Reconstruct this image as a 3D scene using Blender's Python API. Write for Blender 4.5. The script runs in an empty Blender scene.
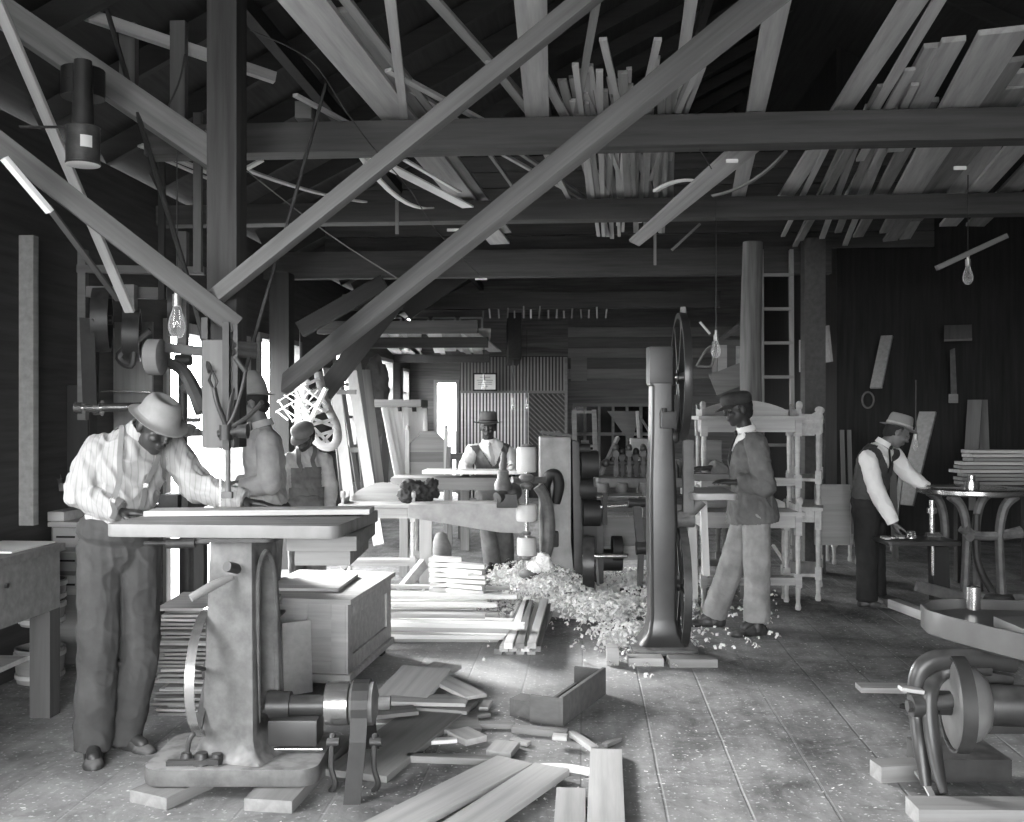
import bpy, bmesh, math, random
from mathutils import Vector, Matrix, noise
from mathutils.bvhtree import BVHTree
random.seed(7)
PI=math.pi; V=Vector
col=bpy.context.scene.collection
TH=math.atan(73/1000.); SN,CS=math.sin(TH),math.cos(TH); CH=1.6
def P(px,py,d):
    u=(px-512)*d/1000.; return V((-SN*d+CS*u, CS*d+SN*u, CH-(py-411)*d/1000.))
def PZ(px,py,z=0.):
    return P(px,py,(CH-z)*1000./(py-411))
def PY(px,py,Y):          # point seen at a pixel on the plane y=Y of the room
    k=(px-512)/1000.; return P(px,py,Y/(CS+SN*k))
def PX(px,py,X):
    k=(px-512)/1000.; return P(px,py,X/(-SN+CS*k))
# ---------- materials (all grey: the photograph is black and white)
MATS={}
def nodes(name):
    m=bpy.data.materials.new(name); m.use_nodes=True; nt=m.node_tree
    return m,nt,nt.nodes['Principled BSDF']
def mat(name,v,rough=.7,kind='plain',amt=.25,scale=(1,1,1),sc=6,metal=0,bump=0.,spec=.5,stripe=None,dust=0.,tint=None):
    if name in MATS: return MATS[name]
    m,nt,b=nodes(name); L=nt.links; N=nt.nodes.new
    tc=N('ShaderNodeTexCoord'); mp=N('ShaderNodeMapping'); mp.inputs['Scale'].default_value=scale
    L.new(tc.outputs['Object'],mp.inputs['Vector'])
    n=N('ShaderNodeTexNoise'); n.inputs['Scale'].default_value=sc; n.inputs['Detail'].default_value=5; n.inputs['Roughness'].default_value=.6
    L.new(mp.outputs['Vector'],n.inputs['Vector'])
    r=N('ShaderNodeMapRange'); r.inputs['From Min'].default_value=.3; r.inputs['From Max'].default_value=.7
    r.inputs['To Min'].default_value=v*(1-amt); r.inputs['To Max'].default_value=min(.95,v*(1+amt))
    L.new(n.outputs['Fac'],r.inputs['Value'])
    out=r.outputs['Result']
    if stripe:   # thin woven stripes: (axis, per metre, darkness)
        sx=N('ShaderNodeSeparateXYZ'); L.new(tc.outputs['Object'],sx.inputs[0])
        a=N('ShaderNodeMath'); a.operation='MULTIPLY'; a.inputs[1].default_value=stripe[1]*2*PI; L.new(sx.outputs[stripe[0]],a.inputs[0])
        s=N('ShaderNodeMath'); s.operation='SINE'; L.new(a.outputs[0],s.inputs[0])
        g=N('ShaderNodeMath'); g.operation='GREATER_THAN'; g.inputs[1].default_value=.8; L.new(s.outputs[0],g.inputs[0])
        q=N('ShaderNodeMath'); q.operation='MULTIPLY_ADD'; q.inputs[1].default_value=-stripe[2]; q.inputs[2].default_value=1; L.new(g.outputs[0],q.inputs[0])
        w=N('ShaderNodeMath'); w.operation='MULTIPLY'; L.new(out,w.inputs[0]); L.new(q.outputs[0],w.inputs[1]); out=w.outputs[0]
    if dust>0:   # saw dust lying on upward faces
        ge=N('ShaderNodeNewGeometry'); s2=N('ShaderNodeSeparateXYZ'); L.new(ge.outputs['Normal'],s2.inputs[0])
        n2=N('ShaderNodeTexNoise'); n2.inputs['Scale'].default_value=14; L.new(tc.outputs['Object'],n2.inputs['Vector'])
        a=N('ShaderNodeMath'); a.operation='MULTIPLY'; L.new(s2.outputs[2],a.inputs[0]); L.new(n2.outputs['Fac'],a.inputs[1])
        mr=N('ShaderNodeMapRange'); mr.inputs['From Min'].default_value=.2; mr.inputs['From Max'].default_value=.55; mr.inputs['To Max'].default_value=dust; L.new(a.outputs[0],mr.inputs['Value'])
        mx=N('ShaderNodeMix'); mx.data_type='FLOAT'; L.new(mr.outputs['Result'],mx.inputs[0]); L.new(out,mx.inputs[2]); mx.inputs[3].default_value=.42; out=mx.outputs[0]
    cc=N('ShaderNodeCombineColor')
    for i,k in enumerate((1.0,.995,.985) if tint is None else tint):
        w=N('ShaderNodeMath'); w.operation='MULTIPLY'; w.inputs[1].default_value=k; L.new(out,w.inputs[0]); L.new(w.outputs[0],cc.inputs[i])
    L.new(cc.outputs[0],b.inputs['Base Color'])
    b.inputs['Roughness'].default_value=rough; b.inputs['Metallic'].default_value=metal; b.inputs['Specular IOR Level'].default_value=spec
    if bump>0:
        bp=N('ShaderNodeBump'); bp.inputs['Strength'].default_value=bump; bp.inputs['Distance'].default_value=.004
        L.new(n.outputs['Fac'],bp.inputs['Height']); L.new(bp.outputs['Normal'],b.inputs['Normal'])
    MATS[name]=m; return m
GX=(1.2,22,22); GZ=(22,22,1.2); GY=(22,1.2,22)
def wood(name,v,ax=GX,amt=.18,rough=.75,**k): return mat(name,v,rough,amt=amt,scale=ax,sc=1.,spec=.25,bump=.15,**k)
W_PALE=wood('pale_wood',.40); W_WHITE=wood('white_wood',.78,amt=.08); W_MID=wood('mid_wood',.22); W_GREY=wood('grey_wood',.13); W_DARK=wood('dark_wood',.03); W_BLACK=wood('black_wood',.035)
W_BEAM=wood('beam_wood',.07,amt=.3); W_BRACE=wood('brace_wood',.12,amt=.25); W_POST=wood('post_wood',.055,GZ,amt=.3); W_LOFT=wood('loft_wood',.36,amt=.25); W_LOFTD=wood('loft_wood_dusty',.2,amt=.3)
W_PALEZ=wood('pale_wood_upright',.45,GZ,amt=.1); W_MIDZ=wood('mid_wood_upright',.26,GZ); W_DARKZ=wood('dark_wood_upright',.08,GZ)
IRON=mat('dark_iron',.028,.5,metal=.0,amt=.4,sc=9,dust=.15); IRONG=mat('grey_iron',.10,.55,amt=.35,sc=14,dust=.6,bump=.2); IRONP=mat('painted_iron',.028,.4,amt=.25,sc=7,dust=.12)
STEEL=mat('bright_steel',.55,.25,metal=.9,amt=.15,sc=8); BRASS=mat('worn_metal',.4,.4,metal=.6,amt=.3,sc=10)
BELT=mat('leather_belt',.03,.6,amt=.3,sc=8); BLACK=mat('black_iron',.015,.6,amt=.3)
PAPER=mat('paper',.75,.9,amt=.06)
# ---------- mesh builder
def frame(d,up=V((0,0,1))):
    d=d.normalized(); s=d.cross(up)
    if s.length<1e-4: s=d.cross(V((0,1,0)))
    s.normalize(); u=s.cross(d).normalized(); return s,u,d
class MB:
    def __init__(s): s.bm=bmesh.new()
    def hexa(s,pts):
        v=[s.bm.verts.new(p) for p in pts]
        for f in ((3,2,1,0),(4,5,6,7),(0,1,5,4),(1,2,6,5),(2,3,7,6),(3,0,4,7)): s.bm.faces.new([v[i] for i in f])
        return s
    def box(s,a,b):
        (x0,y0,z0),(x1,y1,z1)=a,b
        if x0>x1:x0,x1=x1,x0
        if y0>y1:y0,y1=y1,y0
        if z0>z1:z0,z1=z1,z0
        return s.hexa([V(p) for p in ((x0,y0,z0),(x1,y0,z0),(x1,y1,z0),(x0,y1,z0),(x0,y0,z1),(x1,y0,z1),(x1,y1,z1),(x0,y1,z1))])
    def cbox(s,c,sz): return s.box([c[i]-sz[i]/2 for i in range(3)],[c[i]+sz[i]/2 for i in range(3)])
    def bar(s,a,b,w,h,up=V((0,0,1)),w2=None,h2=None):
        a,b=V(a),V(b); sd,u,d=frame(b-a,V(up)); w2=w if w2 is None else w2; h2=h if h2 is None else h2
        return s.hexa([a-sd*w/2-u*h/2,a+sd*w/2-u*h/2,a+sd*w/2+u*h/2,a-sd*w/2+u*h/2,b-sd*w2/2-u*h2/2,b+sd*w2/2-u*h2/2,b+sd*w2/2+u*h2/2,b-sd*w2/2+u*h2/2])
    def ring(s,c,x,y,r,n): return [s.bm.verts.new(c+x*(r*math.cos(2*PI*i/n))+y*(r*math.sin(2*PI*i/n))) for i in range(n)]
    def skin(s,rings,cap=True,closed=False):
        n=len(rings[0]); R=rings+([rings[0]] if closed else [])
        for a,b in zip(R,R[1:]):
            for i in range(n):
                j=(i+1)%n; s.bm.faces.new((a[i],a[j],b[j],b[i]))
        if cap and not closed:
            s.bm.faces.new(rings[0][::-1]); s.bm.faces.new(rings[-1])
        return s
    def cyl(s,a,b,r,r2=None,n=18):
        a,b=V(a),V(b); sd,u,d=frame(b-a); r2=r if r2 is None else r2
        return s.skin([s.ring(a,sd,u,r,n),s.ring(b,sd,u,r2,n)])
    def tube(s,pts,r,n=8,closed=False,flat=1.):
        pts=[V(p) for p in pts]; m=len(pts); rs=r if isinstance(r,(list,tuple)) else [r]*m
        if 3<=m<=12 and not closed:      # round the path off
            P2,R2=[],[]
            for i in range(m-1):
                p0=pts[max(i-1,0)]; p1=pts[i]; p2=pts[i+1]; p3=pts[min(i+2,m-1)]
                for k in range(5):
                    t=k/5.; P2.append(.5*((2*p1)+(p2-p0)*t+(2*p0-5*p1+4*p2-p3)*t*t+(3*p1-p0-3*p2+p3)*t**3)); R2.append(rs[i]+(rs[i+1]-rs[i])*t)
            pts=P2+[pts[-1]]; rs=R2+[rs[-1]]; m=len(pts)
        x=None; rings=[]
        for i,p in enumerate(pts):
            if closed: d=(pts[(i+1)%m]-pts[i-1])
            else: d=pts[min(i+1,m-1)]-pts[max(i-1,0)]
            d.normalize()
            if x is None: x,_,_=frame(d)
            x=(x-d*x.dot(d)); x.normalize(); y=d.cross(x)
            rings.append([s.bm.verts.new(p+x*(rs[i]*math.cos(2*PI*k/n))+y*(flat*rs[i]*math.sin(2*PI*k/n))) for k in range(n)])
        return s.skin(rings,closed=closed)
    def lathe(s,prof,o=(0,0,0),ax=(0,0,1),n=28):   # profile of (radius, height)
        o=V(o); sd,u,d=frame(V(ax)); rings=[s.ring(o+d*h,sd,u,max(r,1e-4),n) for r,h in prof]
        return s.skin(rings)
    def ringtube(s,prof,o,ax=(0,0,1),n=32):       # closed profile swept round an axis
        o=V(o); sd,u,d=frame(V(ax)); rings=[s.ring(o+d*h,sd,u,max(r,1e-4),n) for r,h in prof]
        return s.skin(rings,closed=True)
    def prism(s,poly,o,u,v,w):                      # poly in (u,v) from o, extruded by vector w
        o,u,v,w=V(o),V(u),V(v),V(w)
        a=[s.bm.verts.new(o+u*p[0]+v*p[1]) for p in poly]; b=[s.bm.verts.new(o+u*p[0]+v*p[1]+w) for p in poly]
        s.bm.faces.new(a[::-1]); s.bm.faces.new(b); n=len(a)
        for i in range(n): j=(i+1)%n; s.bm.faces.new((a[i],a[j],b[j],b[i]))
        return s
    def ell(s,c,r,R=None,n=14,m=9):
        c=V(c); R=R or Matrix.Identity(3); top=s.bm.verts.new(c+R@V((0,0,r[2]))); bot=s.bm.verts.new(c-R@V((0,0,r[2]))); rings=[]
        for j in range(1,m):
            t=PI*j/m; rings.append([s.bm.verts.new(c+R@V((r[0]*math.sin(t)*math.cos(2*PI*i/n),r[1]*math.sin(t)*math.sin(2*PI*i/n),r[2]*math.cos(t)))) for i in range(n)])
        s.skin(rings,cap=False)
        for i in range(n):
            j=(i+1)%n; s.bm.faces.new((rings[0][j],rings[0][i],top)); s.bm.faces.new((rings[-1][i],rings[-1][j],bot))
        return s
    def build(s,name,m,parent=None,bevel=0.,smooth=40,origin=None):
        bm=s.bm; bmesh.ops.recalc_face_normals(bm,faces=bm.faces)
        if bevel>0: bmesh.ops.bevel(bm,geom=[e for e in bm.edges if e.calc_face_angle(0)>.6],offset=bevel,segments=2,affect='EDGES',clamp_overlap=True,profile=.7)
        o=None
        if parent is None:
            xs=[v.co for v in bm.verts]; o=V(origin) if origin is not None else V(((min(v.x for v in xs)+max(v.x for v in xs))/2,(min(v.y for v in xs)+max(v.y for v in xs))/2,min(v.z for v in xs)))
            for v in bm.verts: v.co-=o
        me=bpy.data.meshes.new(name); bm.to_mesh(me); bm.free()
        if smooth:
            me.shade_smooth(); 
            try: me.set_sharp_from_angle(angle=math.radians(smooth))
            except Exception: pass
        ob=bpy.data.objects.new(name,me); col.objects.link(ob); me.materials.append(m)
        if parent is not None: ob.parent=parent
        else: ob.location=o
        return ob
def tag(o,label=None,cat=None,group=None,kind=None):
    if label: o['label']=label
    if cat: o['category']=cat
    if group: o['group']=group
    if kind: o['kind']=kind
    return o
def thing(name,label,cat,loc=(0,0,0),rz=0.,group=None):
    o=bpy.data.objects.new(name,None); col.objects.link(o); o.location=loc; o.rotation_euler=(0,0,rz); o.empty_display_size=.1
    return tag(o,label,cat,group)
class Fr:                 # a thing with its own axes: x to camera right, y away, z up
    def __init__(s,name,label,cat,px,d,rz=TH,group=None,py=None,z=0.):
        g=P(px,411,d); g.z=z; s.o=thing(name,label,cat,g,rz,group); s.M=Matrix.Translation(g)@Matrix.Rotation(rz,4,'Z'); s.I=s.M.inverted(); s.d=d
    def L(s,px,py,dy=0.): return s.I@P(px,py,s.d+dy)
    def W(s,p): return s.I@V(p)
def struct(mb,name,m,**k): return tag(mb.build(name,m,**k),kind='structure')
def copy_tree(o,parent=None):
    c=o.copy(); col.objects.link(c)
    if parent: c.parent=parent
    for ch in list(o.children): copy_tree(ch,c)
    return c
def board(a,b,w,t,m,label,cat='board',name='board',group=None,roll=0.,bend=0.,taper=1.):
    # a board from a to b; local x is its length, so the grain runs along it
    a,b=V(a),V(b); L=(b-a).length; sd,u,d=frame(b-a); R=Matrix((d,-sd,u)).transposed().to_4x4()@Matrix.Rotation(roll,4,'X')
    mb=MB(); n=1 if bend==0 else 8; rings=[]
    for i in range(n+1):
        q=i/n; x=q*L; zz=bend*(1-(2*q-1)**2); ww=w*(1+(taper-1)*q)/2
        rings.append([mb.bm.verts.new(p) for p in (V((x,-ww,zz-t/2)),V((x,ww,zz-t/2)),V((x,ww,zz+t/2)),V((x,-ww,zz+t/2)))])
    mb.skin(rings); ob=mb.build(name,m,parent=None,origin=(0,0,0),smooth=30,bevel=.002 if n==1 and t>.012 else 0)
    ob.matrix_world=Matrix.Translation(a)@R
    return tag(ob,label,cat,group)
ORD=['first','second','third','fourth','fifth','sixth','seventh','eighth','ninth','tenth','eleventh','twelfth','thirteenth','fourteenth','fifteenth','sixteenth','seventeenth','eighteenth','nineteenth','twentieth']
def ordn(i):
    if i<20: return ORD[i]
    t={2:'twenty',3:'thirty',4:'forty',5:'fifty'}[(i+1)//10]; r=(i+1)%10
    return (t[:-1]+'ieth') if r==0 else t+'-'+ORD[r-1]
# ---------- the room: side walls along y, the roof ridge along y
XL,XR,YB,YF=-3.4,8.2,19.3,-4.0
def roofz(x): return 3.35+(x-XL)*.51 if x<2.4 else 3.35+(2.4-XL)*.51-(x-2.4)*.51
def floor_mat():
    m,nt,b=nodes('floor_planks'); L=nt.links; N=nt.nodes.new
    tc=N('ShaderNodeTexCoord'); sx=N('ShaderNodeSeparateXYZ'); L.new(tc.outputs['Object'],sx.inputs[0])
    def math_(op,a,b2=None,c=None):
        n=N('ShaderNodeMath'); n.operation=op
        for i,q in enumerate((a,b2,c)):
            if q is None: continue
            if isinstance(q,(int,float)): n.inputs[i].default_value=q
            else: L.new(q,n.inputs[i])
        return n.outputs[0]
    wob=N('ShaderNodeTexNoise'); wob.inputs['Scale'].default_value=1.3; L.new(tc.outputs['Object'],wob.inputs['Vector'])
    x=math_('ADD',sx.outputs[0],-.333); x=math_('MULTIPLY_ADD',wob.outputs['Fac'],.02,x); x=math_('DIVIDE',x,.34)
    fr=math_('FRACT',x); pl=math_('FLOOR',x)
    ab=math_('ABSOLUTE',math_('SUBTRACT',fr,.5)); 
    seam=N('ShaderNodeMapRange'); seam.inputs['From Min'].default_value=.478; seam.inputs['From Max'].default_value=.492; L.new(ab,seam.inputs['Value'])
    cmb=N('ShaderNodeCombineXYZ'); L.new(pl,cmb.inputs[0]); wn=N('ShaderNodeTexWhiteNoise'); wn.noise_dimensions='3D'; L.new(cmb.outputs[0],wn.inputs['Vector'])
    mp=N('ShaderNodeMapping'); mp.inputs['Scale'].default_value=(14,1.0,1); L.new(tc.outputs['Object'],mp.inputs['Vector'])
    g=N('ShaderNodeTexNoise'); g.inputs['Scale'].default_value=1.4; g.inputs['Detail'].default_value=6; L.new(mp.outputs[0],g.inputs['Vector'])
    big=N('ShaderNodeTexNoise'); big.inputs['Scale'].default_value=.75; big.inputs['Detail'].default_value=5; big.inputs['Roughness'].default_value=.6; L.new(tc.outputs['Object'],big.inputs['Vector'])
    spk=N('ShaderNodeTexNoise'); spk.inputs['Scale'].default_value=42; spk.inputs['Detail'].default_value=4; L.new(tc.outputs['Object'],spk.inputs['Vector'])
    v=math_('MULTIPLY_ADD',g.outputs['Fac'],.20,.10); v=math_('MULTIPLY_ADD',wn.outputs['Value'],.03,v); st=N('ShaderNodeTexNoise'); st.inputs['Scale'].default_value=3.1; st.inputs['Detail'].default_value=8; st.inputs['Roughness'].default_value=.72; st.inputs['Distortion'].default_value=.6; L.new(tc.outputs['Object'],st.inputs['Vector']); sr=N('ShaderNodeMapRange'); sr.inputs['From Min'].default_value=.36; sr.inputs['From Max'].default_value=.6; sr.inputs['To Min'].default_value=.35; sr.inputs['To Max'].default_value=1.05; L.new(st.outputs['Fac'],sr.inputs['Value']); v=math_('MULTIPLY',v,sr.outputs[0])
    bg=N('ShaderNodeMapRange'); bg.inputs['From Min'].default_value=.38; bg.inputs['From Max'].default_value=.66; bg.inputs['To Max'].default_value=.16; L.new(big.outputs['Fac'],bg.inputs['Value']); v=math_('ADD',v,bg.outputs[0])
    sp=N('ShaderNodeMapRange'); sp.inputs['From Min'].default_value=.60; sp.inputs['From Max'].default_value=.72; sp.inputs['To Max'].default_value=.35; L.new(spk.outputs['Fac'],sp.inputs['Value']); v=math_('ADD',v,sp.outputs[0])
    # bright patch of door light painted into the floor colour between the two saws
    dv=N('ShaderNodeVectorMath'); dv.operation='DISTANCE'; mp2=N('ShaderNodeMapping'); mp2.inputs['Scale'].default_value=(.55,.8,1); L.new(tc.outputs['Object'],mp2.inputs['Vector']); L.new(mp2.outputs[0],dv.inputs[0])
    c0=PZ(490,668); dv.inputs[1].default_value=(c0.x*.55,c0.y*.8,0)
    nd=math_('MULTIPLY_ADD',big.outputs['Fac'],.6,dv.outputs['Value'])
    daylit=N('ShaderNodeMapRange'); daylit.inputs['From Min'].default_value=1.1; daylit.inputs['From Max'].default_value=.45; daylit.inputs['To Max'].default_value=.34; L.new(nd,daylit.inputs['Value']); v=math_('ADD',v,daylit.outputs[0])
    sgn=math_('GREATER_THAN',wn.outputs['Value'],.45); tgt=math_('MULTIPLY_ADD',sgn,.30,.12)
    mx=N('ShaderNodeMix'); mx.data_type='FLOAT'; cov=N('ShaderNodeMapRange'); cov.inputs['From Min'].default_value=-.9; cov.inputs['From Max'].default_value=.5; cov.inputs['To Min'].default_value=.12; cov.inputs['To Max'].default_value=.6; L.new(sx.outputs[0],cov.inputs['Value']); brk=N('ShaderNodeMapRange'); brk.inputs['From Min'].default_value=.4; brk.inputs['From Max'].default_value=.55; brk.inputs['To Min'].default_value=.35; L.new(g.outputs['Fac'],brk.inputs['Value']); L.new(math_('MULTIPLY',math_('MULTIPLY',seam.outputs[0],cov.outputs[0]),brk.outputs[0]),mx.inputs[0]); L.new(v,mx.inputs[2]); L.new(tgt,mx.inputs[3])
    cc=N('ShaderNodeCombineColor'); [L.new(mx.outputs[0],cc.inputs[i]) for i in range(3)]
    L.new(cc.outputs[0],b.inputs['Base Color']); b.inputs['Roughness'].default_value=.75; b.inputs['Specular IOR Level'].default_value=.3
    bp=N('ShaderNodeBump'); bp.inputs['Strength'].default_value=.5; bp.inputs['Distance'].default_value=.01; h=math_('MULTIPLY_ADD',spk.outputs['Fac'],.4,math_('MULTIPLY',seam.outputs[0],-.3)); L.new(h,bp.inputs['Height']); L.new(bp.outputs[0],b.inputs['Normal'])
    return m
struct(MB().box((XL-3,YF-4,-.2),(XR+.2,YB+3,0)),'floor',floor_mat(),origin=(0,0,0))
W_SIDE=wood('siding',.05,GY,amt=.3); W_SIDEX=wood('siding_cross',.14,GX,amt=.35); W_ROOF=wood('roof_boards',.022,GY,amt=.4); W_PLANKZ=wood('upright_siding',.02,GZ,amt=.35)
# left wall with its openings: (y0,y1,z0,z1)
opens=[(1.3,3.3,1.2,2.8),(7.0,7.28,.95,2.2),(7.85,9.9,0,2.35),(10.15,11.7,1.15,2.42),(13.3,14.6,1.05,2.45),(16.0,17.4,1.5,2.5),(18.3,19.0,1.5,2.4)]
def wall_with_holes(mb,holes,a,b,z0,z1,put):
    y=a
    for (h0,h1,q0,q1) in holes:
        put(mb,y,h0,z0,z1)
        if q0>z0: put(mb,h0,h1,z0,q0)
        if q1<z1: put(mb,h0,h1,q1,z1)
        y=h1
    put(mb,y,b,z0,z1)
mb=MB(); wall_with_holes(mb,opens,YF,YB,0,3.36,lambda m,a,b,c,d:m.box((XL-.12,a,c),(XL,b,d))); struct(mb,'wall_left',W_SIDE,origin=(0,0,0))
# windows: frames and muntins, panes of glass
GLASS=bpy.data.materials.new('window_glass'); GLASS.use_nodes=True
_n=GLASS.node_tree; _b=_n.nodes['Principled BSDF']; _b.inputs['Roughness'].default_value=.02; _b.inputs['Base Color'].default_value=(1,1,1,1)
_t=_n.nodes.new('ShaderNodeBsdfTransparent'); _m=_n.nodes.new('ShaderNodeMixShader'); _m.inputs[0].default_value=.06; _n.links.new(_t.outputs[0],_m.inputs[1]); _n.links.new(_b.outputs[0],_m.inputs[2]); _n.links.new(_m.outputs[0],_n.nodes['Material Output'].inputs[0])
def window(n,y0,y1,z0,z1,nc,nr):
    e=bpy.data.objects.new('window_%d'%n,None); col.objects.link(e); e.location=(XL-.05,y0,z0); tag(e,kind='structure'); w,h=y1-y0,z1-z0
    f=MB()
    for a,b in (((-.07,0,0),(.09,.07,h)),((-.07,w-.07,0),(.09,w,h)),((-.07,.07,0),(.09,w-.07,.06)),((-.07,.07,h-.06),(.09,w-.07,h))): f.box(a,b)
    for i in range(1,nc): f.box((-.02,w*i/nc-.015,.06),(.03,w*i/nc+.015,h-.06))
    for i in range(1,nr): f.box((-.021,.07,h*i/nr-.018),(.031,w-.07,h*i/nr+.018))
    f.build('window_frame',W_MID,e); MB().box((-.002,.06,.05),(.002,w-.06,h-.05)).build('pane',GLASS,e)
window(1,*opens[1],1,2); window(2,*opens[3],2,2); window(3,*opens[4],2,3); window(4,*opens[5],2,2); window(5,*opens[6],1,2)
# door frame of the wide side door and its open leaf outside
e=bpy.data.objects.new('door_1',None); col.objects.link(e); e.location=(XL,7.85,0); tag(e,kind='structure')
MB().box((-.13,0,0),(.03,.09,2.35)).box((-.13,1.96,0),(.03,2.05,2.35)).box((-.13,.09,2.26),(.03,1.96,2.35)).build('door_frame',W_MIDZ,e)
# rear wall: board siding, a door opening and a dark window bank
YW=YB
ra=PY(437,383,YW); rb=PY(456,383,YW); 
rear=[(ra.x,rb.x,0,ra.z)]
mb=MB(); wall_with_holes(mb,rear,XL,3.2,0,6.5,lambda m,a,b,c,d:m.box((a,YW,c),(b,YW+.12,d))); struct(mb,'wall_back',W_SIDEX,origin=(0,0,0))
e=bpy.data.objects.new('door_2',None); col.objects.link(e); e.location=(ra.x,YW,0); tag(e,kind='structure'); w=rb.x-ra.x
MB().box((-.06,-.04,0),(0,.1,ra.z+.06)).box((w,-.04,0),(w+.06,.1,ra.z+.06)).box((0,-.04,ra.z),(w,.1,ra.z+.06)).build('door_frame',W_MIDZ,e)
# horizontal cladding boards of the rear wall over the window bank
for i in range(7):
    z=2.02+i*.2
    a=PY(568,400,YW-.03).x; struct(MB().box((a,YW-.05,z),(3.1,YW,z+.185)),'trim_%d'%(20+i),W_MID if i%2 else W_GREY,bevel=.006)
# partition that closes the dark right bay
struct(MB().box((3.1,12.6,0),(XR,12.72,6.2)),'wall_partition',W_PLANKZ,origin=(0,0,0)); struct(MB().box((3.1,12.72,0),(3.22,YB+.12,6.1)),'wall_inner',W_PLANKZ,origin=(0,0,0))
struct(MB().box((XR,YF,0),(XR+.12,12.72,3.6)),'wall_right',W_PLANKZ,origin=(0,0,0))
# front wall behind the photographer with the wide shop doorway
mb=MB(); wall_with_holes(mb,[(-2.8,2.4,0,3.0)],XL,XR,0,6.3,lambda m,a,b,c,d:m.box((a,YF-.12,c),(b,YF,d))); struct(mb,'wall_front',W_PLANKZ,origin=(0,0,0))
# roof boards and rafters
for nm,x0,x1 in (('ceiling_left',XL-.3,2.4),('ceiling_right',2.4,XR+.3)):
    mb=MB(); z0=roofz(x0); z1=roofz(x1); a,b=YF-.3,YB+.3
    mb.hexa([V((x0,a,z0+.14)),V((x1,a,z1+.14)),V((x1,b,z1+.14)),V((x0,b,z0+.14)),V((x0,a,z0+.2)),V((x1,a,z1+.2)),V((x1,b,z1+.2)),V((x0,b,z0+.2))]); struct(mb,nm,W_ROOF,origin=(0,0,0))
k=30
mb=MB()
for x0,x1 in ((XL,2.4),(2.4,XR)): mb.hexa([V((x0,YF-.1,3.3)),V((x1,YF-.1,3.3)),V((x1,YF,3.3)),V((x0,YF,3.3)),V((x0,YF-.1,roofz(x0)+.13)),V((x1,YF-.1,roofz(x1)+.13)),V((x1,YF,roofz(x1)+.13)),V((x0,YF,roofz(x0)+.13))])
struct(mb,'wall_gable',W_PLANKZ)
for i in range(17):
    y=4.3+i*.85
    for x0,x1 in ((XL,2.4),(2.4,XR)):
        if x0>0 and y>11: continue
        struct(MB().bar((x0,y,roofz(x0)+.06),(x1,y,roofz(x1)+.06),.055,.15),'trim_%d'%k,W_DARK); k+=1
for x in (-2.0,-.4,1.2):   # purlins
    struct(MB().box((x-.04,4,roofz(x)-.13),(x+.04,YB,roofz(x)-.02)),'trim_%d'%k,W_DARK); k+=1
# siding of the raised gable over the third tie beam
for i in range(6):
    z=3.3+i*.17
    struct(MB().box((XL+.6,10.62,z),(3.6,10.66,z+.16)),'trim_%d'%k,W_BEAM,bevel=.004); k+=1
# ---------- tie beams
def beam(Y,pa,pb,top,bot,dep,label,m=W_BEAM):
    a=PY(pa[0],pa[1],Y); b=PY(pb[0],pb[1],Y); zc=(top+bot)/2
    return board((a.x,Y,zc),(b.x,Y,zc),dep,top-bot,m,label,'beam','tie_beam','tie beams under the roof')
beam(5.5,(150,0),(1240,0),3.195,3.03,.16,'nearest heavy tie beam crossing the shop just under the fanned strips')
beam(7.6,(160,0),(1180,0),3.19,3.04,.16,'second tie beam, directly behind the nearest one and carrying far ends of the strips')
beam(10.45,(175,0),(830,0),3.28,3.0,.14,'third tie beam, deep dark board in front of the horizontal siding')
beam(13.9,(260,0),(720,0),3.24,3.02,.14,'fourth tie beam, level with the top of the long diagonal brace foot')
for i,(yy,px0,px1) in enumerate(((11.0,318,478),(13.5,335,488),(17.6,352,490))):
    a=PY(px0,0,yy).x; b=PY(px1,0,yy).x
    board((max(a,XL+.01),yy,2.53),(b,yy,2.53),.1,.14,W_BEAM,['front','middle','rear'][i]+' joist of the low rack over the back left corner','beam','rack_joist','joists of the low rack')
board((PY(515,0,15.2).x,15.2,2.75),(PY(512,0,17.6).x,17.6,2.75),.2,.7,W_DARK,'dark boxed header at the right end of the low rack','beam','rack_header')
# light
struct(MB().box((-90,-90,-.3),(90,90,-.21)),'floor_yard',mat('yard_ground',.16,.95,amt=.3,sc=.3),origin=(0,0,0))
w=bpy.data.worlds.new('World'); bpy.context.scene.world=w; w.use_nodes=True; bg=w.node_tree.nodes['Background']; bg.inputs['Color'].default_value=(.98,.99,1,1); bg.inputs['Strength'].default_value=9.0
def portal(loc,rot,sx,sy):
    l=bpy.data.lights.new('portal','AREA'); l.shape='RECTANGLE'; l.size=sx; l.size_y=sy; l.cycles.is_portal=True
    o=bpy.data.objects.new('portal',l); col.objects.link(o); o.location=loc; o.rotation_euler=rot
for (a,b,c,d) in opens: portal((XL-.13,(a+b)/2,(c+d)/2),(0,-PI/2,0),d-c,b-a)
portal((-.2,YF-.13,1.5),(PI/2,0,0),5.2,3.0)
portal(((ra.x+rb.x)/2,YB+.15,ra.z/2),(-PI/2,0,0),w_ if False else rb.x-ra.x,ra.z)
sun=bpy.data.lights.new('Sun','SUN'); sun.energy=10; sun.angle=math.radians(18); so=bpy.data.objects.new('Sun',sun); col.objects.link(so); so.rotation_euler=V((.67,-.74,-.34)).to_track_quat('-Z','Y').to_euler()
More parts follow.
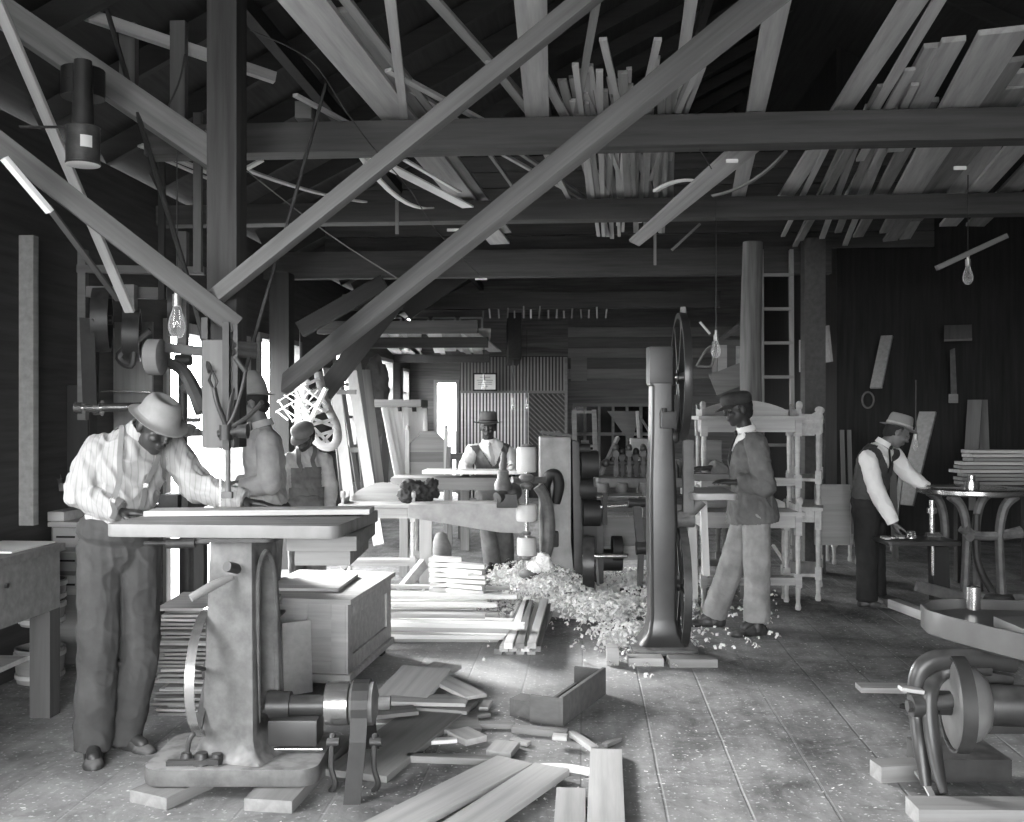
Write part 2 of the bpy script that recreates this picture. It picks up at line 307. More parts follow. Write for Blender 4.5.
# camera
cam=bpy.data.cameras.new('Camera'); cam.sensor_width=36; cam.lens=36*1000/1024.; cam.clip_start=.05; co=bpy.data.objects.new('Camera',cam); col.objects.link(co); co.location=(0,0,CH); co.rotation_euler=(PI/2,0,TH); bpy.context.scene.camera=co
sc=bpy.context.scene; sc.view_settings.view_transform='Standard'; sc.view_settings.look='None'; sc.view_settings.gamma=1; sc.view_settings.use_curve_mapping=False; sc.view_settings.exposure=1.65
sc.cycles.use_denoising=True; sc.cycles.max_bounces=6; sc.cycles.diffuse_bounces=4; sc.cycles.transparent_max_bounces=8; sc.cycles.sample_clamp_indirect=6
# ---------- lumber lying on the tie beams: near and far end given where the photograph shows them, at the height of the beam tops
ZB=3.2
def loft(rows,z0,group,lab,m=None,dz=.012,ncyc=4,seed=3):
    rnd=random.Random(seed); rows=sorted(rows,key=lambda r:r[0]+.3*(r[2]-r[0]))
    for i,r in enumerate(rows):
        x0,y0,x1,y1,w=r[:5]; t=.018 if w<.07 else .026
        z=z0+.012+dz*(i%ncyc)
        mm=m or rnd.choice([W_LOFT,W_LOFT,W_LOFTD])
        a=PZ(x0,y0,z+.01); b=PZ(x1,y1,z); 
        board(a,b,w,t,mm,lab%ordn(i),'board','loft_board',group,roll=rnd.uniform(-.08,.08))
center=[(530,-12,539,150,.13),(599,-12,577,112,.035),(603,39,630,152,.035),(541,71,613,206,.05),(562,80,592,190,.045),(582,71,592,204,.07),(588,65,611,205,.05),(597,88,616,210,.045),
(611,78,634,206,.045),(623,72,628,206,.05),(658,39,632,150,.035),(656,57,640,206,.04),(664,92,664,205,.07),(693,-12,668,160,.05),(703,56,668,135,.03),(703,66,675,140,.03),(700,60,664,150,.025),(692,68,650,180,.025),
(573,100,608,236,.04),(604,90,612,238,.04),(618,92,655,206,.05),(635,100,636,232,.045),(646,88,658,203,.04),(671,100,670,205,.05),(615,96,606,215,.04),(640,92,652,228,.03),(650,100,645,236,.035),(628,96,618,225,.035),(585,92,640,222,.03),(676,98,688,150,.03)]
_r=random.Random(21)
for i in range(16):
    x=_r.uniform(572,690); y=_r.uniform(60,105); center.append((x,y,x+(632-x)*.35+_r.uniform(-8,8),_r.uniform(200,236),_r.uniform(.022,.04)))
loft(center,ZB,'thin strips fanned over the middle of the tie beams','%s from the left of the thin pale strips fanned over the middle beams')
left=[(296,-10,500,243,.19),(340,10,505,232,.12),(342,-5,433,112,.045),(389,-10,405,122,.045),(427,-8,547,125,.05),(490,62,537,122,.05),(295,95,357,128,.03),(388,70,496,128,.04),(412,90,470,130,.035),
(484,146,531,212,.025),(492,148,600,209,.03),(510,146,598,206,.03),(541,144,576,212,.035)]
loft(left,ZB,'boards lying over the left part of the tie beams','%s from the left of the boards crossing above the long braces')
right=[(781,-14,738,198,.10),(922,-14,783,200,.11),(945,-10,865,125,.05),(938,45,850,200,.12),(910,69,860,160,.05),(884,85,800,240,.06),(915,84,870,170,.04),(954,39,895,150,.10),(1004,30,900,205,.2),(1010,60,890,240,.13),(1015,86,912,220,.16),
(1030,70,955,200,.18),(860,112,795,246,.05),(870,105,822,238,.05),(885,110,838,232,.06),(930,100,858,236,.09),(950,105,884,232,.08),(975,110,905,238,.1),(1040,120,948,225,.14),(1060,140,975,225,.15),(900,108,845,245,.05),(842,115,783,236,.04)]
loft(right,ZB,'boards lying over the right part of the tie beams','%s from the left of the slanting boards heaped over the right part of the beams',seed=8)
board(P(752,142,5.75),P(634,243,6.3),.18,.02,W_LOFT,'wide pale tapering plank slung under the two front beams','plank','slung_plank',taper=.5,roll=.25)
board(P(655,191,6.6),P(706,183,6.2),.035,.015,W_WHITE,'short pale stick crossing the slung plank','stick','short_stick',bend=.04)
board(P(712,196,6.0),P(787,150,5.8),.03,.012,W_MID,'curved thin lath hanging behind the nearest beam right of the slung plank','lath','curved_lath',bend=-.05)
board(P(655,226,7.4),P(655,265,7.4),.02,.02,W_MID,'short upright lath hanging below the second beam','lath','hanging_lath')
board(P(700,224,7.9),P(672,250,7.9),.04,.02,W_MID,'short slanted lath below the second beam beside the slung plank','lath','slanted_lath')
board(P(937,268,6.2),P(1006,236,6.2),.05,.03,W_GREY,'short batten hung below the second beam at far right','batten','hung_batten')
# light splinters between the first two beams, left
for a,b,w,bd,l in (((357,150,5.9),(468,207,7.3),.09,0,'broad white lath slanting between the first two beams'),((358,152,5.9),(432,208,7.3),.035,-.1,'sagging white lath left of the broad one'),((405,160,6),(460,192,7.),.03,0,'short white lath right of the broad one'),
 ((235,165,5.9),(365,202,7.2),.04,-.03,'long narrow lath right of the hanging post'),((222,182,6),(262,160,5.9),.04,0,'short bright lath with torn end beside the hanging post'),((140,145,5.9),(240,185,6.4),.06,0,'grey lath passing behind the hanging post'),((160,158,6),(216,182,6.2),.03,0,'short grey lath under the one passing behind the hanging post')):
    board(P(*a),P(*b),w,.012,W_WHITE if 'white' in l or 'bright' in l else W_PALE,l,'lath','roof_lath',bend=bd)
b=Fr('block','square block of timber standing on nearest tie beam left of the wide plank','block',303,5.45); 
MB().box((-.045,0,3.197),(.045,.2,3.29)).build('timber_end',W_GREY,b.o,bevel=.004)
# hanging post and braces
po=P(227,411,4.95)
o=MB().box((po.x-.075,po.y-.075,1.42),(po.x+.075,po.y+.075,5.1)).build('hanging_post',W_POST,bevel=.006); tag(o,'thick square post hanging from the roof above the jigsaw','post'); 
def brace(a,b,w,t,l,m=W_BRACE,roll=0,name='brace'): return board(P(*a),P(*b),w,t,m,l,'brace',name,roll=roll)
brace((212,300,4.8),(612,-22,3.75),.075,.05,'thinner diagonal brace rising right from the hanging post',roll=PI/2)
brace((285,384,5.9),(792,-22,3.6),.125,.05,'longest diagonal brace, crossing the picture from lower left to top right',roll=PI/2-.3)
brace((-70,90,4.3),(236,326,4.8),.095,.045,'diagonal brace falling right to the hanging post',roll=PI/2)
brace((-10,4,5.0),(222,162,5.3),.12,.14,'heavy rough beam slanting down at upper left behind the hanging post',W_LOFTD)
brace((-12,-20,4.4),(130,312,5.4),.055,.02,'pale narrow batten slanting down past the paint can',W_PALE)
brace((4,158,4.3),(50,212,4.45),.05,.02,'upper part of the split lath at the left edge',W_WHITE); brace((48,206,4.6),(118,300,5.6),.03,.015,'dark lower lath slanting to the line shaft',W_GREY)
brace((85,14,5.4),(275,78,5.9),.05,.06,'pale pole under the rafters at upper left',W_PALE)
def vpost(px,y0,y1,d,w,l,m=W_GREY):
    return board(P(px,y1,d),P(px,y0,d),w,w*.6,m,l,'upright','roof_upright')
vpost(179,22,126,5.6,.085,'broad upright above the heavy rough beam, nearer the post'); vpost(129,24,85,5.6,.09,'broad upright above the heavy rough beam, nearer the wall')
vpost(198,113,272,6.0,.05,'thin upright close to the left of the hanging post'); vpost(162,128,300,6.1,.04,'thin dark upright over the glass bulb',W_DARK); vpost(397,200,234,7.3,.025,'tiny upright lath under the second beam',W_MID)
# timber frame under the third beam, left: dark posts and knee braces
for px,d,y1,l in ((282,10.2,600,'dark square post left of the ornament hoop, under the third beam'),):
    a=P(px,411,d); board((a.x,a.y,0),(a.x,a.y,3.0),.2,.2,W_BLACK,l,'post','shop_post')
brace((300,330,10.2),(385,282,10.2),.16,.1,'lower knee brace under the third beam',W_DARK,PI/2); brace((318,400,10.0),(410,282,10.2),.2,.1,'steep knee brace under the third beam',W_DARK,PI/2)
brace((405,312,11.5),(470,268,11.5),.2,.06,'dark knee brace beyond the long diagonal',W_DARK,PI/2)
# log post, dark posts and ladder
mb=MB(); a=P(752,411,8.6); pts=[(a.x+.012*math.sin(z*2.3),a.y,z) for z in (0,.5,1,1.5,2,2.5,3.05)]; mb.tube(pts,[.105,.1,.1,.095,.092,.09,.085],n=16)
tag(mb.build('log_post',wood('bark',.13,GZ,amt=.4)),'round peeled log post standing behind the man in the jacket','post')
a=P(813,411,9.9); board((a.x,a.y,0),(a.x,a.y,3.3),.2,.2,W_DARKZ,'square dark post right of the ladder','post','shop_post')
l=Fr('ladder','dark wooden ladder standing behind the log post','ladder',778,9.6)
for px in (763,793):
    MB().bar(l.L(px,590,0),l.L(px-2,250,.3),.035,.06,up=(0,1,0)).build('rail',W_MIDZ,l.o)
for i in range(9): 
    y=275+i*34; MB().bar(l.L(763,y,.26-.03*i),l.L(793,y,.26-.03*i),.03,.05,up=(0,1,0)).build('rung',W_MID,l.o)
# rack lumber over the back left corner and strips against the far light
rnd=random.Random(5)
lab='%s from the left of the pale offcuts stored on the low rack'
for i in range(18):
    px=386+i*6.2+rnd.uniform(-3,3); a=PZ(px-10,333-rnd.uniform(0,4),2.615+.025*(i%3)); b=PZ(px+rnd.uniform(-15,20),353+rnd.uniform(-4,3),2.615+.025*(i%3))
    board(a,b,rnd.uniform(.08,.22),.02,rnd.choice([W_WHITE,W_PALE,W_PALE]),lab%ordn(i),'offcut','rack_offcut','pale offcuts stored on the low rack')
for i in range(16):
    px=482+i*8.2+rnd.uniform(-1,1); h=rnd.uniform(7,12)
    board(P(px,318,13.7),P(px+rnd.uniform(-1,1),318-h,13.7),rnd.uniform(.03,.07),.02,rnd.choice([W_WHITE,W_MID,W_PALE]),'%s from the left of the short upright ends hung beneath the third beam'%ordn(i),'board end','board_end','short board ends hung beneath the third beam')
# open frames standing on the rack
fr=Fr('picture_frames','row of empty pale wooden frames on the low rack','frame',405,14.6)
for i in range(5):
    x0=352+i*27; mb=MB()
    for a,b in (((x0,318),(x0+22,318)),((x0,333),(x0+22,333)),((x0,318),(x0,333)),((x0+22,318),(x0+22,333))): mb.bar(fr.L(*a),fr.L(*b),.03,.04,up=(0,1,0))
    mb.build('frame',W_PALE,fr.o)
# ---------- jigsaw with table, column, base, pulley and overhead gear
j=Fr('jigsaw','cast iron jigsaw with a square table on a tapering column at left','jigsaw',245,4.35)
R=lambda pts:pts
def rrect(x0,y0,x1,y1,r,n=5):
    out=[]
    for cx,cy,a0 in ((x1-r,y0+r,-90),(x1-r,y1-r,0),(x0+r,y1-r,90),(x0+r,y0+r,180)):
        for i in range(n+1): a=math.radians(a0+90*i/n); out.append((cx+r*math.cos(a),cy+r*math.sin(a)))
    return out
q=j.L
def slab(mb,x0,y0,x1,y1,z0,z1,r=.05): return mb.prism(rrect(x0,y0,x1,y1,r),(0,0,z0),(1,0,0),(0,1,0),(0,0,z1-z0))
slab(MB(),-.37,-.25,.36,.24,.055,.13,.08).build('base',IRONG,j.o,bevel=.02)
# column: hollow casting with an arched opening in its side
mb=MB()
def prof(z): t=(z-.13)/.92; return (-.125+.02*t, .125-.03*t, .15-.04*t)     # x0,x1,half depth
zs=[.13,.16,.22,.4,.6,.8,1.05]; 
rings=[]
for k,z in enumerate(zs):
    x0,x1,h=prof(z); e=.05 if k==0 else (.02 if k==1 else 0)
    rings.append([mb.bm.verts.new(p) for p in ((x0-e,-h-e,z),(x1+e*1.2,-h-e,z),(x1+e*1.2,h+e,z),(x0-e,h+e,z))])
mb.skin(rings); col_ob=mb.build('column',IRONG,j.o,bevel=.018)
cut=MB().prism([(-.075,.30),(.075,.30),(.062,.85),(.045,.93),(0,.965),(-.045,.93),(-.062,.85)],(.03,0,0),(0,1,0),(0,0,1),(.4,0,0)).build('cutter',IRONG,j.o)
RC=Matrix.Rotation(math.radians(-15),4,'Z'); md=col_ob.modifiers.new('b','BOOLEAN'); md.object=cut; md.operation='DIFFERENCE'; md.solver='EXACT'
dg=bpy.context.evaluated_depsgraph_get(); me=bpy.data.meshes.new_from_object(col_ob.evaluated_get(dg)); col_ob.modifiers.clear(); col_ob.data=me; bpy.data.objects.remove(cut); col_ob.matrix_basis=RC
mb=MB(); pts=[(.108,-.085,.28),(.105,-.083,.5),(.1,-.075,.85),(.098,-.05,.95),(.097,0,.99),(.098,.05,.95),(.1,.075,.85),(.105,.083,.5),(.108,.085,.28)]; mb.tube(pts,.014); mb.build('opening_rim',IRONG,j.o).matrix_basis=RC
TT=1.12
tb=MB(); A=[j.W(PZ(104,524,TT)),j.W(PZ(337,526,TT)),j.W(PZ(380,509.5,TT)),j.W(PZ(172,509,TT))]
ct=sum(A,V())/4
def inset(A,r):
    out=[]
    for i in range(4):
        p=A[i]; a=(A[i-1]-p).normalized(); b=(A[(i+1)%4]-p).normalized()
        for t in range(5):
            s=t/4.; out.append((p+a*r*(1-s)**2+b*r*s**2))
    return out
W_TABLE=mat('worn_table',.2,.5,amt=.25,scale=(2,18,2),sc=1.5,spec=.4)
pp=[(p.x,p.y) for p in inset(A,.05)]
MB().prism(pp,(0,0,TT-.055),(1,0,0),(0,1,0),(0,0,.055)).build('table',W_TABLE,j.o,bevel=.006)
slab(MB(),-.17,-.17,.17,.17,1.05,1.064,.05).build('table_bracket',IRON,j.o)
d0=j.W(P(297,546,4.35)); mb=MB(); mb.box((d0.x,-.05,.935),(d0.x+.24,.5,1.0)).box((d0.x-.03,-.07,1.0),(d0.x+.27,.52,1.063)); mb.build('table_underframe',W_MID,j.o,bevel=.004)
h=MB(); h.tube([(-.02,-.13,.9),(-.09,-.19,.87),(-.16,-.24,.83)],[.012,.02,.017],n=10); h.build('clamp_handle',W_MID,j.o)
MB().cyl((-.03,-.17,.95),(.0,-.11,.93),.022).build('clamp_boss',IRON,j.o)
MB().cyl((-.42,-.05,1.03),(-.14,-.05,1.035),.009).cyl((-.32,-.05,1.03),(-.2,-.05,1.033),.022).build('tilt_rod',IRON,j.o)
MB().ringtube([(.25,-.012),(.275,-.02),(.275,.02),(.25,.012)],(-.155,0,.47),(1,0,0)).build('flywheel_rim',STEEL,j.o)
mb=MB()
for i in range(5):
    a=2*PI*i/5+.3; mb.bar((-.155,.03*math.cos(a),.47+.03*math.sin(a)),(-.155,.26*math.cos(a),.47+.26*math.sin(a)),.012,.03,up=(1,0,0))
mb.cyl((-.175,0,.47),(-.12,0,.47),.04); mb.build('flywheel_spokes',IRON,j.o)
MB().cyl((.1,0,.32),(.42,0,.32),.045).cyl((.1,0,.32),(.2,0,.32),.06).build('shaft_housing',IRONP,j.o)
MB().box((.12,-.09,.17),(.33,.07,.28)).build('gear_box',IRONP,j.o,bevel=.01)
MB().cyl((.35,-.06,.15),(.1,-.06,.15),.008).build('shift_rod',STEEL,j.o)
MB().lathe([(.02,0),(.075,0),(.092,.008),(.095,.06),(.092,.105),(.075,.11),(.02,.11)],(.35,0,.33),(1,0,0)).build('drive_pulley',STEEL,j.o)
MB().lathe([(.02,0),(.085,0),(.095,.01),(.096,.05),(.093,.1),(.08,.105),(.03,.12),(.03,.17),(.02,.17)],(.462,0,.33),(1,0,0)).build('loose_pulley',IRONG,j.o)
# belt from the pulley to the floor slot
bl=MB(); 
pth=[(0,-.30,-.02),(0,-.13,.2)]+[(0,-.1*math.cos(a),.33+.1*math.sin(a)) for a in [PI*k/8 for k in range(-1,9)]]+[(0,.20,.15),(0,.34,-.02)]
for a,b in zip(pth,pth[1:]): bl.bar((.51,a[1],a[2]),(.51,b[1],b[2]),.07,.006,up=(0,-(b[2]-a[2]),(b[1]-a[1])))
bl.build('drive_belt',BELT,j.o)
for x in (.40,.58):
    MB().tube([(x,-.14,.0),(x+.02,-.16,.04),(x,-.14,.1),(x,-.12,.2),(x,-.10,.22)],[.014,.012,.012,.012,.016],n=8).cyl((x-.02,-.12,.2),(x+.03,-.12,.2),.018).build('belt_fork',IRON,j.o)
mb=MB(); 
for x,y,r in ((-.2,-.17,.03),(-.13,-.19,.035),(-.07,-.18,.03)): mb.cyl((x,y,.13),(x,y,.13+r*1.4),r,r*.7,n=10)
mb.bar((-.27,-.2,.14),(-.05,-.21,.15),.03,.02); mb.tube([(-.2,-.17,.15),(-.19,-.16,.22),(-.17,-.15,.25)],.01); mb.build('foot_clamp',IRON,j.o)
# blade and the guide hanging from the post
gl=Fr('blade_guide','iron blade guide and tension gear hung on the post over the jigsaw table','saw guide',221,4.72)
q=gl.L
MB().bar(q(221,340),q(221,448),.155,.1,up=(0,1,0)).build('guide_box',wood('guide_wood',.14,GZ),gl.o,bevel=.02)
MB().bar(q(226.5,322,-.08),q(226.5,450,-.08),.03,.03,up=(0,1,0)).bar(q(236,324,-.08),q(236,400,-.08),.02,.02,up=(0,1,0)).build('slide_rail',IRON,gl.o)
MB().cyl(q(228,448,-.03),q(228,497,-.03),.014).cbox(q(227,495,-.03),(.05,.03,.03)).build('guide_rod',IRONG,gl.o)
MB().box(q(219.6,446)-V((0,.006,0)),q(221.6,511)+V((0,.006,0))).build('saw_blade',STEEL,gl.o)
MB().lathe([(.02,0),(.07,0),(.085,.01),(.085,.07),(.07,.08),(.02,.08)],q(147,357,-.03),(1,0,0)).build('tension_roller',W_GREY,gl.o)
MB().bar(q(160,347),q(206,352),.05,.045).build('roller_arm',IRON,gl.o,bevel=.01)
MB().tube([q(168,362,.05),q(182,370,.05),q(192,386,.04),q(203,412,.02)],[.022,.03,.035,.04],n=8).build('curved_arm',IRON,gl.o)
MB().bar(q(206,318,.05),q(206,405,.05),.03,.05,up=(0,1,0)).build('side_strap',IRON,gl.o)
mb=MB()
for y0 in (345,352): mb.cyl(q(232,y0,-.08),q(256,y0+2,-.02),.022)
mb.cyl(q(236,358,-.1),q(246,372,-.1),.014); mb.build('upper_spindle',IRON,gl.o)
mb=MB(); mb.cyl(q(218,434,-.1),q(240,431,-.1),.018).cyl(q(238,431,-.1),q(248,431,-.1),.032,.036).cyl(q(226,425,-.1),q(226,440,-.1),.03); mb.build('adjusting_knob',IRON,gl.o)
mb=MB(); mb.tube([q(212,370,-.1),q(209,380,-.12),q(214,390,-.1),q(217,382,-.1)],.008,closed=True); mb.tube([q(214,388,-.1),q(218,405,-.11),q(226,425,-.1)],.012); mb.tube([q(246,368,-.1),q(243,385,-.11),q(235,412,-.1),q(228,425,-.1)],.009); mb.tube([q(232,427,-.1),q(250,415,-.14),q(262,402,-.2)],.011); mb.build('linkage',IRON,gl.o)
for pts,l in (([(107,10,5.2),(135,105,5.15),(166,207,5.0),(195,305,4.85),(210,372,4.65)],'long dark strap running down from the roof to the linkage'),([(185,54,5.2),(178,85,5.2),(158,127,5.2)],'short dark cord hanging beside the pale pole'),([(326,84,5.0),(296,193,4.9),(268,290,4.8),(245,372,4.65)],'straight iron rod slanting down right of the hanging post'),([(238,376,4.66),(231,400,4.62),(228,421,4.62)],'short link under the slanting rod')):
    mb=MB(); mb.tube([P(*p) for p in pts],.013 if 'strap' in l else (.009 if 'rod' in l else .005),n=6); tag(mb.build('tension_rod' if 'rod' in l or 'link' in l else 'strap',IRON if 'rod' in l or 'link' in l else BELT),l,'rod' if 'rod' in l or 'link' in l else 'strap')
# work piece
board(P(150,512,4.62),P(372,510,4.62),.17,.024,W_PALE,'pale board being cut on the jigsaw table','board','workpiece')
bpy.data.objects['workpiece'].location.z=TT+.013
# blocks under the base
def gb(x0,y0,x1,y1,z0,h,l,name='floor_block',m=W_MID,cat='block',w=None,group=None):
    a=PZ(x0,y0,z0+h/2); b=PZ(x1,y1,z0+h/2); return board(a,b,w or .1,h,m,l,cat,name,group)
gb(148,800,196,778,0,.05,'short block under the left front corner of the jigsaw base',w=.2); gb(268,806,330,742,0,.05,'long sleeper under the right side of the jigsaw base',w=.2)
gb(355,776,452,700,0,.03,'slotted floor plank where the jigsaw belt enters the floor','slotted_plank',W_MID,'plank',w=.3)
gb(168,742,200,738,0,.02,'small flat offcut behind the jigsaw base',name='offcut',w=.08,cat='offcut')
# ---------- line shaft and frame behind the man in the striped shirt
s=Fr('shaft_frame','wooden frame with pulleys and shaft behind the striped shirt, high at left','line shaft',115,6.3); q=s.L
for n,a,b,w in (('upright',(83,250),(83,420),.05),('upright',(183,232),(183,345),.06),('cross_rail',(78,269),(205,271),.05),('cross_rail',(88,292),(186,294),.07)): MB().bar(q(*a),q(*b),w,w,up=(0,1,0)).build(n,W_GREY,s.o)
MB().bar(q(92,322,.35),q(92,440,.35),.02,.12,up=(0,1,0)).build('upright',W_DARK,s.o)
MB().bar(q(131,285,-.1),q(131,310,-.1),.06,.06,up=(0,1,0)).build('bearing_block',W_MID,s.o)
def pulley(name,par,c,ax,r,w,m,hub=.03,spk=5,rim=.02):
    c=V(c); ax=V(ax).normalized(); mb=MB(); mb.ringtube([(r-rim,-w/2),(r,-w/2),(r+.004,0),(r,w/2),(r-rim,w/2)],c,ax)
    sd,u,d=frame(ax)
    for i in range(spk):
        a=2*PI*i/spk; e=sd*math.cos(a)+u*math.sin(a); mb.bar(c+e*hub*.8,c+e*(r-rim*.6),rim*1.2,rim*1.2,up=ax)
    mb.cyl(c-d*w*.6,c+d*w*.6,hub); return mb.build(name,m,par)
pulley('belt_pulley',s.o,q(102,320,.0),(1,.3,0),.2,.1,IRON); pulley('belt_pulley',s.o,q(132,335,.1),(1,.3,0),.17,.1,IRON); pulley('belt_pulley',s.o,q(175,305,.1),(1,.3,0),.2,.08,IRON)
MB().bar(q(87,318,-.2),q(90,404,-.05),.09,.008,up=(0,1,0)).bar(q(93,318,.2),q(92,404,.1),.09,.008,up=(0,1,0)).build('vertical_belt',BELT,s.o)
MB().cyl(q(76,408),q(150,407),.03).cyl(q(76,408),q(84,408),.045).cyl(q(95,408),q(102,408),.05).build('lower_shaft',STEEL,s.o)
MB().bar(q(55,390,.4),q(150,392,.4),.01,.01).build('thin_rod',STEEL,s.o)
MB().tube([q(134,350),q(131,365),q(120,355),q(150,330)],[.02,.025,.03,.02],n=8).build('shifter',IRON,s.o)
o=board(P(134,440,6.9),P(134,322,6.9),.27,.02,W_MID,'pale broad board nailed upright behind the line shaft','board','wall_board')
o=board(P(58,500,6.6),P(58,385,6.6),.42,.03,W_DARK,'dark broad board standing at the left wall behind the bucket','board','wall_board')
tag(MB().bar(P(20,487,6.5),P(150,487,6.5),.04,.05).build('wall_rail',W_GREY),'grey rail along the left wall above the bucket','rail')
o=board(P(24,525,6.05),P(24,236,6.05),.15,.06,W_MIDZ,'pale upright board standing on the drawer bench at the left edge','board','upright_board')
# valve gear seen beside the hat
vg=Fr('drill_head','dark drill head with knobs beyond the hat of the man in the striped shirt','drill',186,6.8); q=vg.L
MB().cyl(q(183,360),q(183,520),.03).cyl(q(176,360),q(191,360),.04).build('spindle',IRON,vg.o)
for px,py,r in ((188,388,.06),(180,418,.05),(187,430,.07),(196,432,.04),(178,440,.045),(190,392,.035)): MB().ell(q(px,py),(r,r*.8,r*.7)).build('knob',IRONG,vg.o)
mb=MB(); mb.cyl(q(174,420),q(200,420),.016).cyl(q(172,434),q(204,433),.02); mb.build('feed_gear',IRONG,vg.o)
slab(MB(),*(q(170,500,-.2).x,-.2,q(206,500).x,.25,.95,1.0,.03)).build('drill_table',IRON,vg.o)
mb=MB(); mb.cyl((0,.05,0),(0,.05,.95),.06); mb.lathe([(.22,0),(.22,.03),(.1,.08),(.06,.2)],(0,.05,0)); mb.build('pillar',IRON,vg.o)
# glass bulbs
BULB=bpy.data.materials.new('bulb_glass'); BULB.use_nodes=True; n_=BULB.node_tree; b_=n_.nodes['Principled BSDF']; b_.inputs['Base Color'].default_value=(.9,.9,.9,1); b_.inputs['Roughness'].default_value=.08
t_=n_.nodes.new('ShaderNodeBsdfTransparent'); m_=n_.nodes.new('ShaderNodeMixShader'); f_=n_.nodes.new('ShaderNodeLayerWeight'); f_.inputs[0].default_value=.35; r_=n_.nodes.new('ShaderNodeMapRange'); r_.inputs['To Min'].default_value=.08; r_.inputs['To Max'].default_value=.7
n_.links.new(f_.outputs['Facing'],r_.inputs['Value']); n_.links.new(r_.outputs[0],m_.inputs[0]); n_.links.new(t_.outputs[0],m_.inputs[1]); n_.links.new(b_.outputs[0],m_.inputs[2]); n_.links.new(m_.outputs[0],n_.nodes['Material Output'].inputs[0])
def bulb(px,py,d,lab,top,s=1.):
    f=Fr('light_bulb',lab,'light bulb',px,d); c=f.L(px,py)
    MB().lathe([(.004,-.052*s),(.018*s,-.048*s),(.032*s,-.025*s),(.035*s,0),(.03*s,.025*s),(.018*s,.06*s),(.014*s,.08*s),(.004,.082*s)],c).build('glass',BULB,f.o)
    MB().cyl(c+V((0,0,.075*s)),c+V((0,0,.12*s)),.017*s).cyl(c+V((0,0,.12*s)),c+V((0,0,.15*s)),.01*s).build('socket',BRASS,f.o)
    MB().cyl(c+V((0,0,.14*s)),f.L(px,top),.0035 if d<8 else .006,n=6).build('cord',IRON,f.o)
    MB().tube([c+V((-.008*s,0,.06*s)),c+V((-.014*s,0,-.01*s)),c+V((.0,0,.015*s)),c+V((.014*s,0,-.01*s)),c+V((.008*s,0,.06*s))],.0015*s,n=5).build('filament',STEEL,f.o)
bulb(177,325,5.3,'large clear bulb hanging left of the hanging post',150,1.35); bulb(716,351,7.2,'clear bulb on a long cord in front of the log post',178); bulb(968,277,6.8,'clear bulb hanging below the second beam at far right',175); bulb(484,386,14,'bulb hanging before the framed sheet on the rear wall',345,1.1); bulb(513,408,16,'left of the two small bulbs before the slatted screen',330,1.1); bulb(527,408,16,'right of the two small bulbs before the slatted screen',330,1.1); bulb(916,446,10.5,'faint small bulb in the dark bay left of the leaning plank',380,.9)
# paint can
c=Fr('paint_can','metal can hanging mouth down with a paper label at upper left','can',83,4.7); ctr=c.L(83,146)
MB().lathe([(.06,-.085),(.075,-.088),(.079,-.085),(.079,-.08),(.076,-.078),(.076,.085),(.079,.088),(.06,.09)],ctr).build('body',mat('can_tin',.06,.45,amt=.5,sc=14),c.o); MB().lathe([(.01,-.0915),(.074,-.0915),(.077,-.089),(.01,-.089)],ctr).build('lid',W_WHITE,c.o)
mb=MB(); R_=.0775
for i in range(8):
    a0=-PI/2+.25+i*.085; a1=a0+.085
    mb.hexa([ctr+V((r*math.cos(a),r*math.sin(a),z)) for z in (-.02,.035) for r,a in ((R_,a0),(R_,a1),(R_+.001,a1),(R_+.001,a0))])
mb.build('label',PAPER,c.o)
MB().bar(c.L(20,127,.0),c.L(70,127,.0),.02,.008).cyl(ctr+V((0,0,.09)),ctr+V((0,0,.4)),.05,.04).build('bracket',IRON,c.o)
MB().cyl(c.L(83,70,.1),c.L(83,98,.1),.1).ell(c.L(76,80,.05),(.05,.05,.03)).build('hanger_casting',BLACK,c.o)
# ---------- wires
for i,(pts,l) in enumerate((([(205,130,5.0),(240,165,5.1),(330,235,5.2),(400,280,5.3)],'thin taut wire slanting across the upper left'),([(250,30,4.9),(310,60,5),(345,110,5.1),(375,150,5.3),(410,190,6),(440,235,7),(480,275,10)],'slack twisted electric wire looping past the nearest beam'),([(700,150,5.4),(712,170,5.9),(713,178,6.5)],'short wire from the beam to the long bulb cord'),([(805,150,5.8),(850,146,5.7),(1005,135,5.5)],'thin wire stapled along the nearest beam at right'))):
    tag(MB().tube([P(*p) for p in pts],.0035,n=5).build('wire',W_GREY if i==0 else BELT),l,'wire')
for px,py,d,l in ((388,154,5.3,'first white porcelain cleat on the nearest beam'),(453,230,7.4,'white porcelain cleat on the second beam'),(481,279,10.2,'white porcelain cleat on the third beam'),(732,161,5.3,'white porcelain cleat under the nearest beam beside the slung plank'),(960,168,5.6,'white porcelain cleat near the right edge of the boards')):
    tag(MB().bar(P(px-6,py,d),P(px+6,py,d),.015,.02).build('wire_cleat',PAPER,bevel=.003),l,'cleat')
# ---------- benches, tubs and bucket at the left
b=Fr('work_bench','low wooden bench with a deep apron at the left edge of the picture','bench',60,5.37,rz=0); c=b.W(PZ(60,543,.9)); x1,y1=c.x,c.y
MB().box((x1-.6,y1-1.5,.86),(x1+.02,y1+.02,.9)).build('bench_top',W_MID,b.o,bevel=.004)
MB().box((x1-.02,y1-1.45,.56),(x1,y1,.858)).box((x1-.58,y1-.02,.56),(x1-.02,y1,.858)).build('apron',W_MID,b.o)
for dy in (-.1,-1.4): MB().box((x1-.11,y1+dy,0),(x1,y1+dy+.1,.56)).build('leg',W_DARKZ,b.o)
MB().box((x1-.5,y1-1.4,.3),(x1-.12,y1-.1,.325)).build('shelf',W_PALE,b.o)
mb=MB(); mb.cyl((x1,y1-.5,.76),(x1+.012,y1-.5,.76),.012); mb.build('drawer_knob',IRON,b.o)
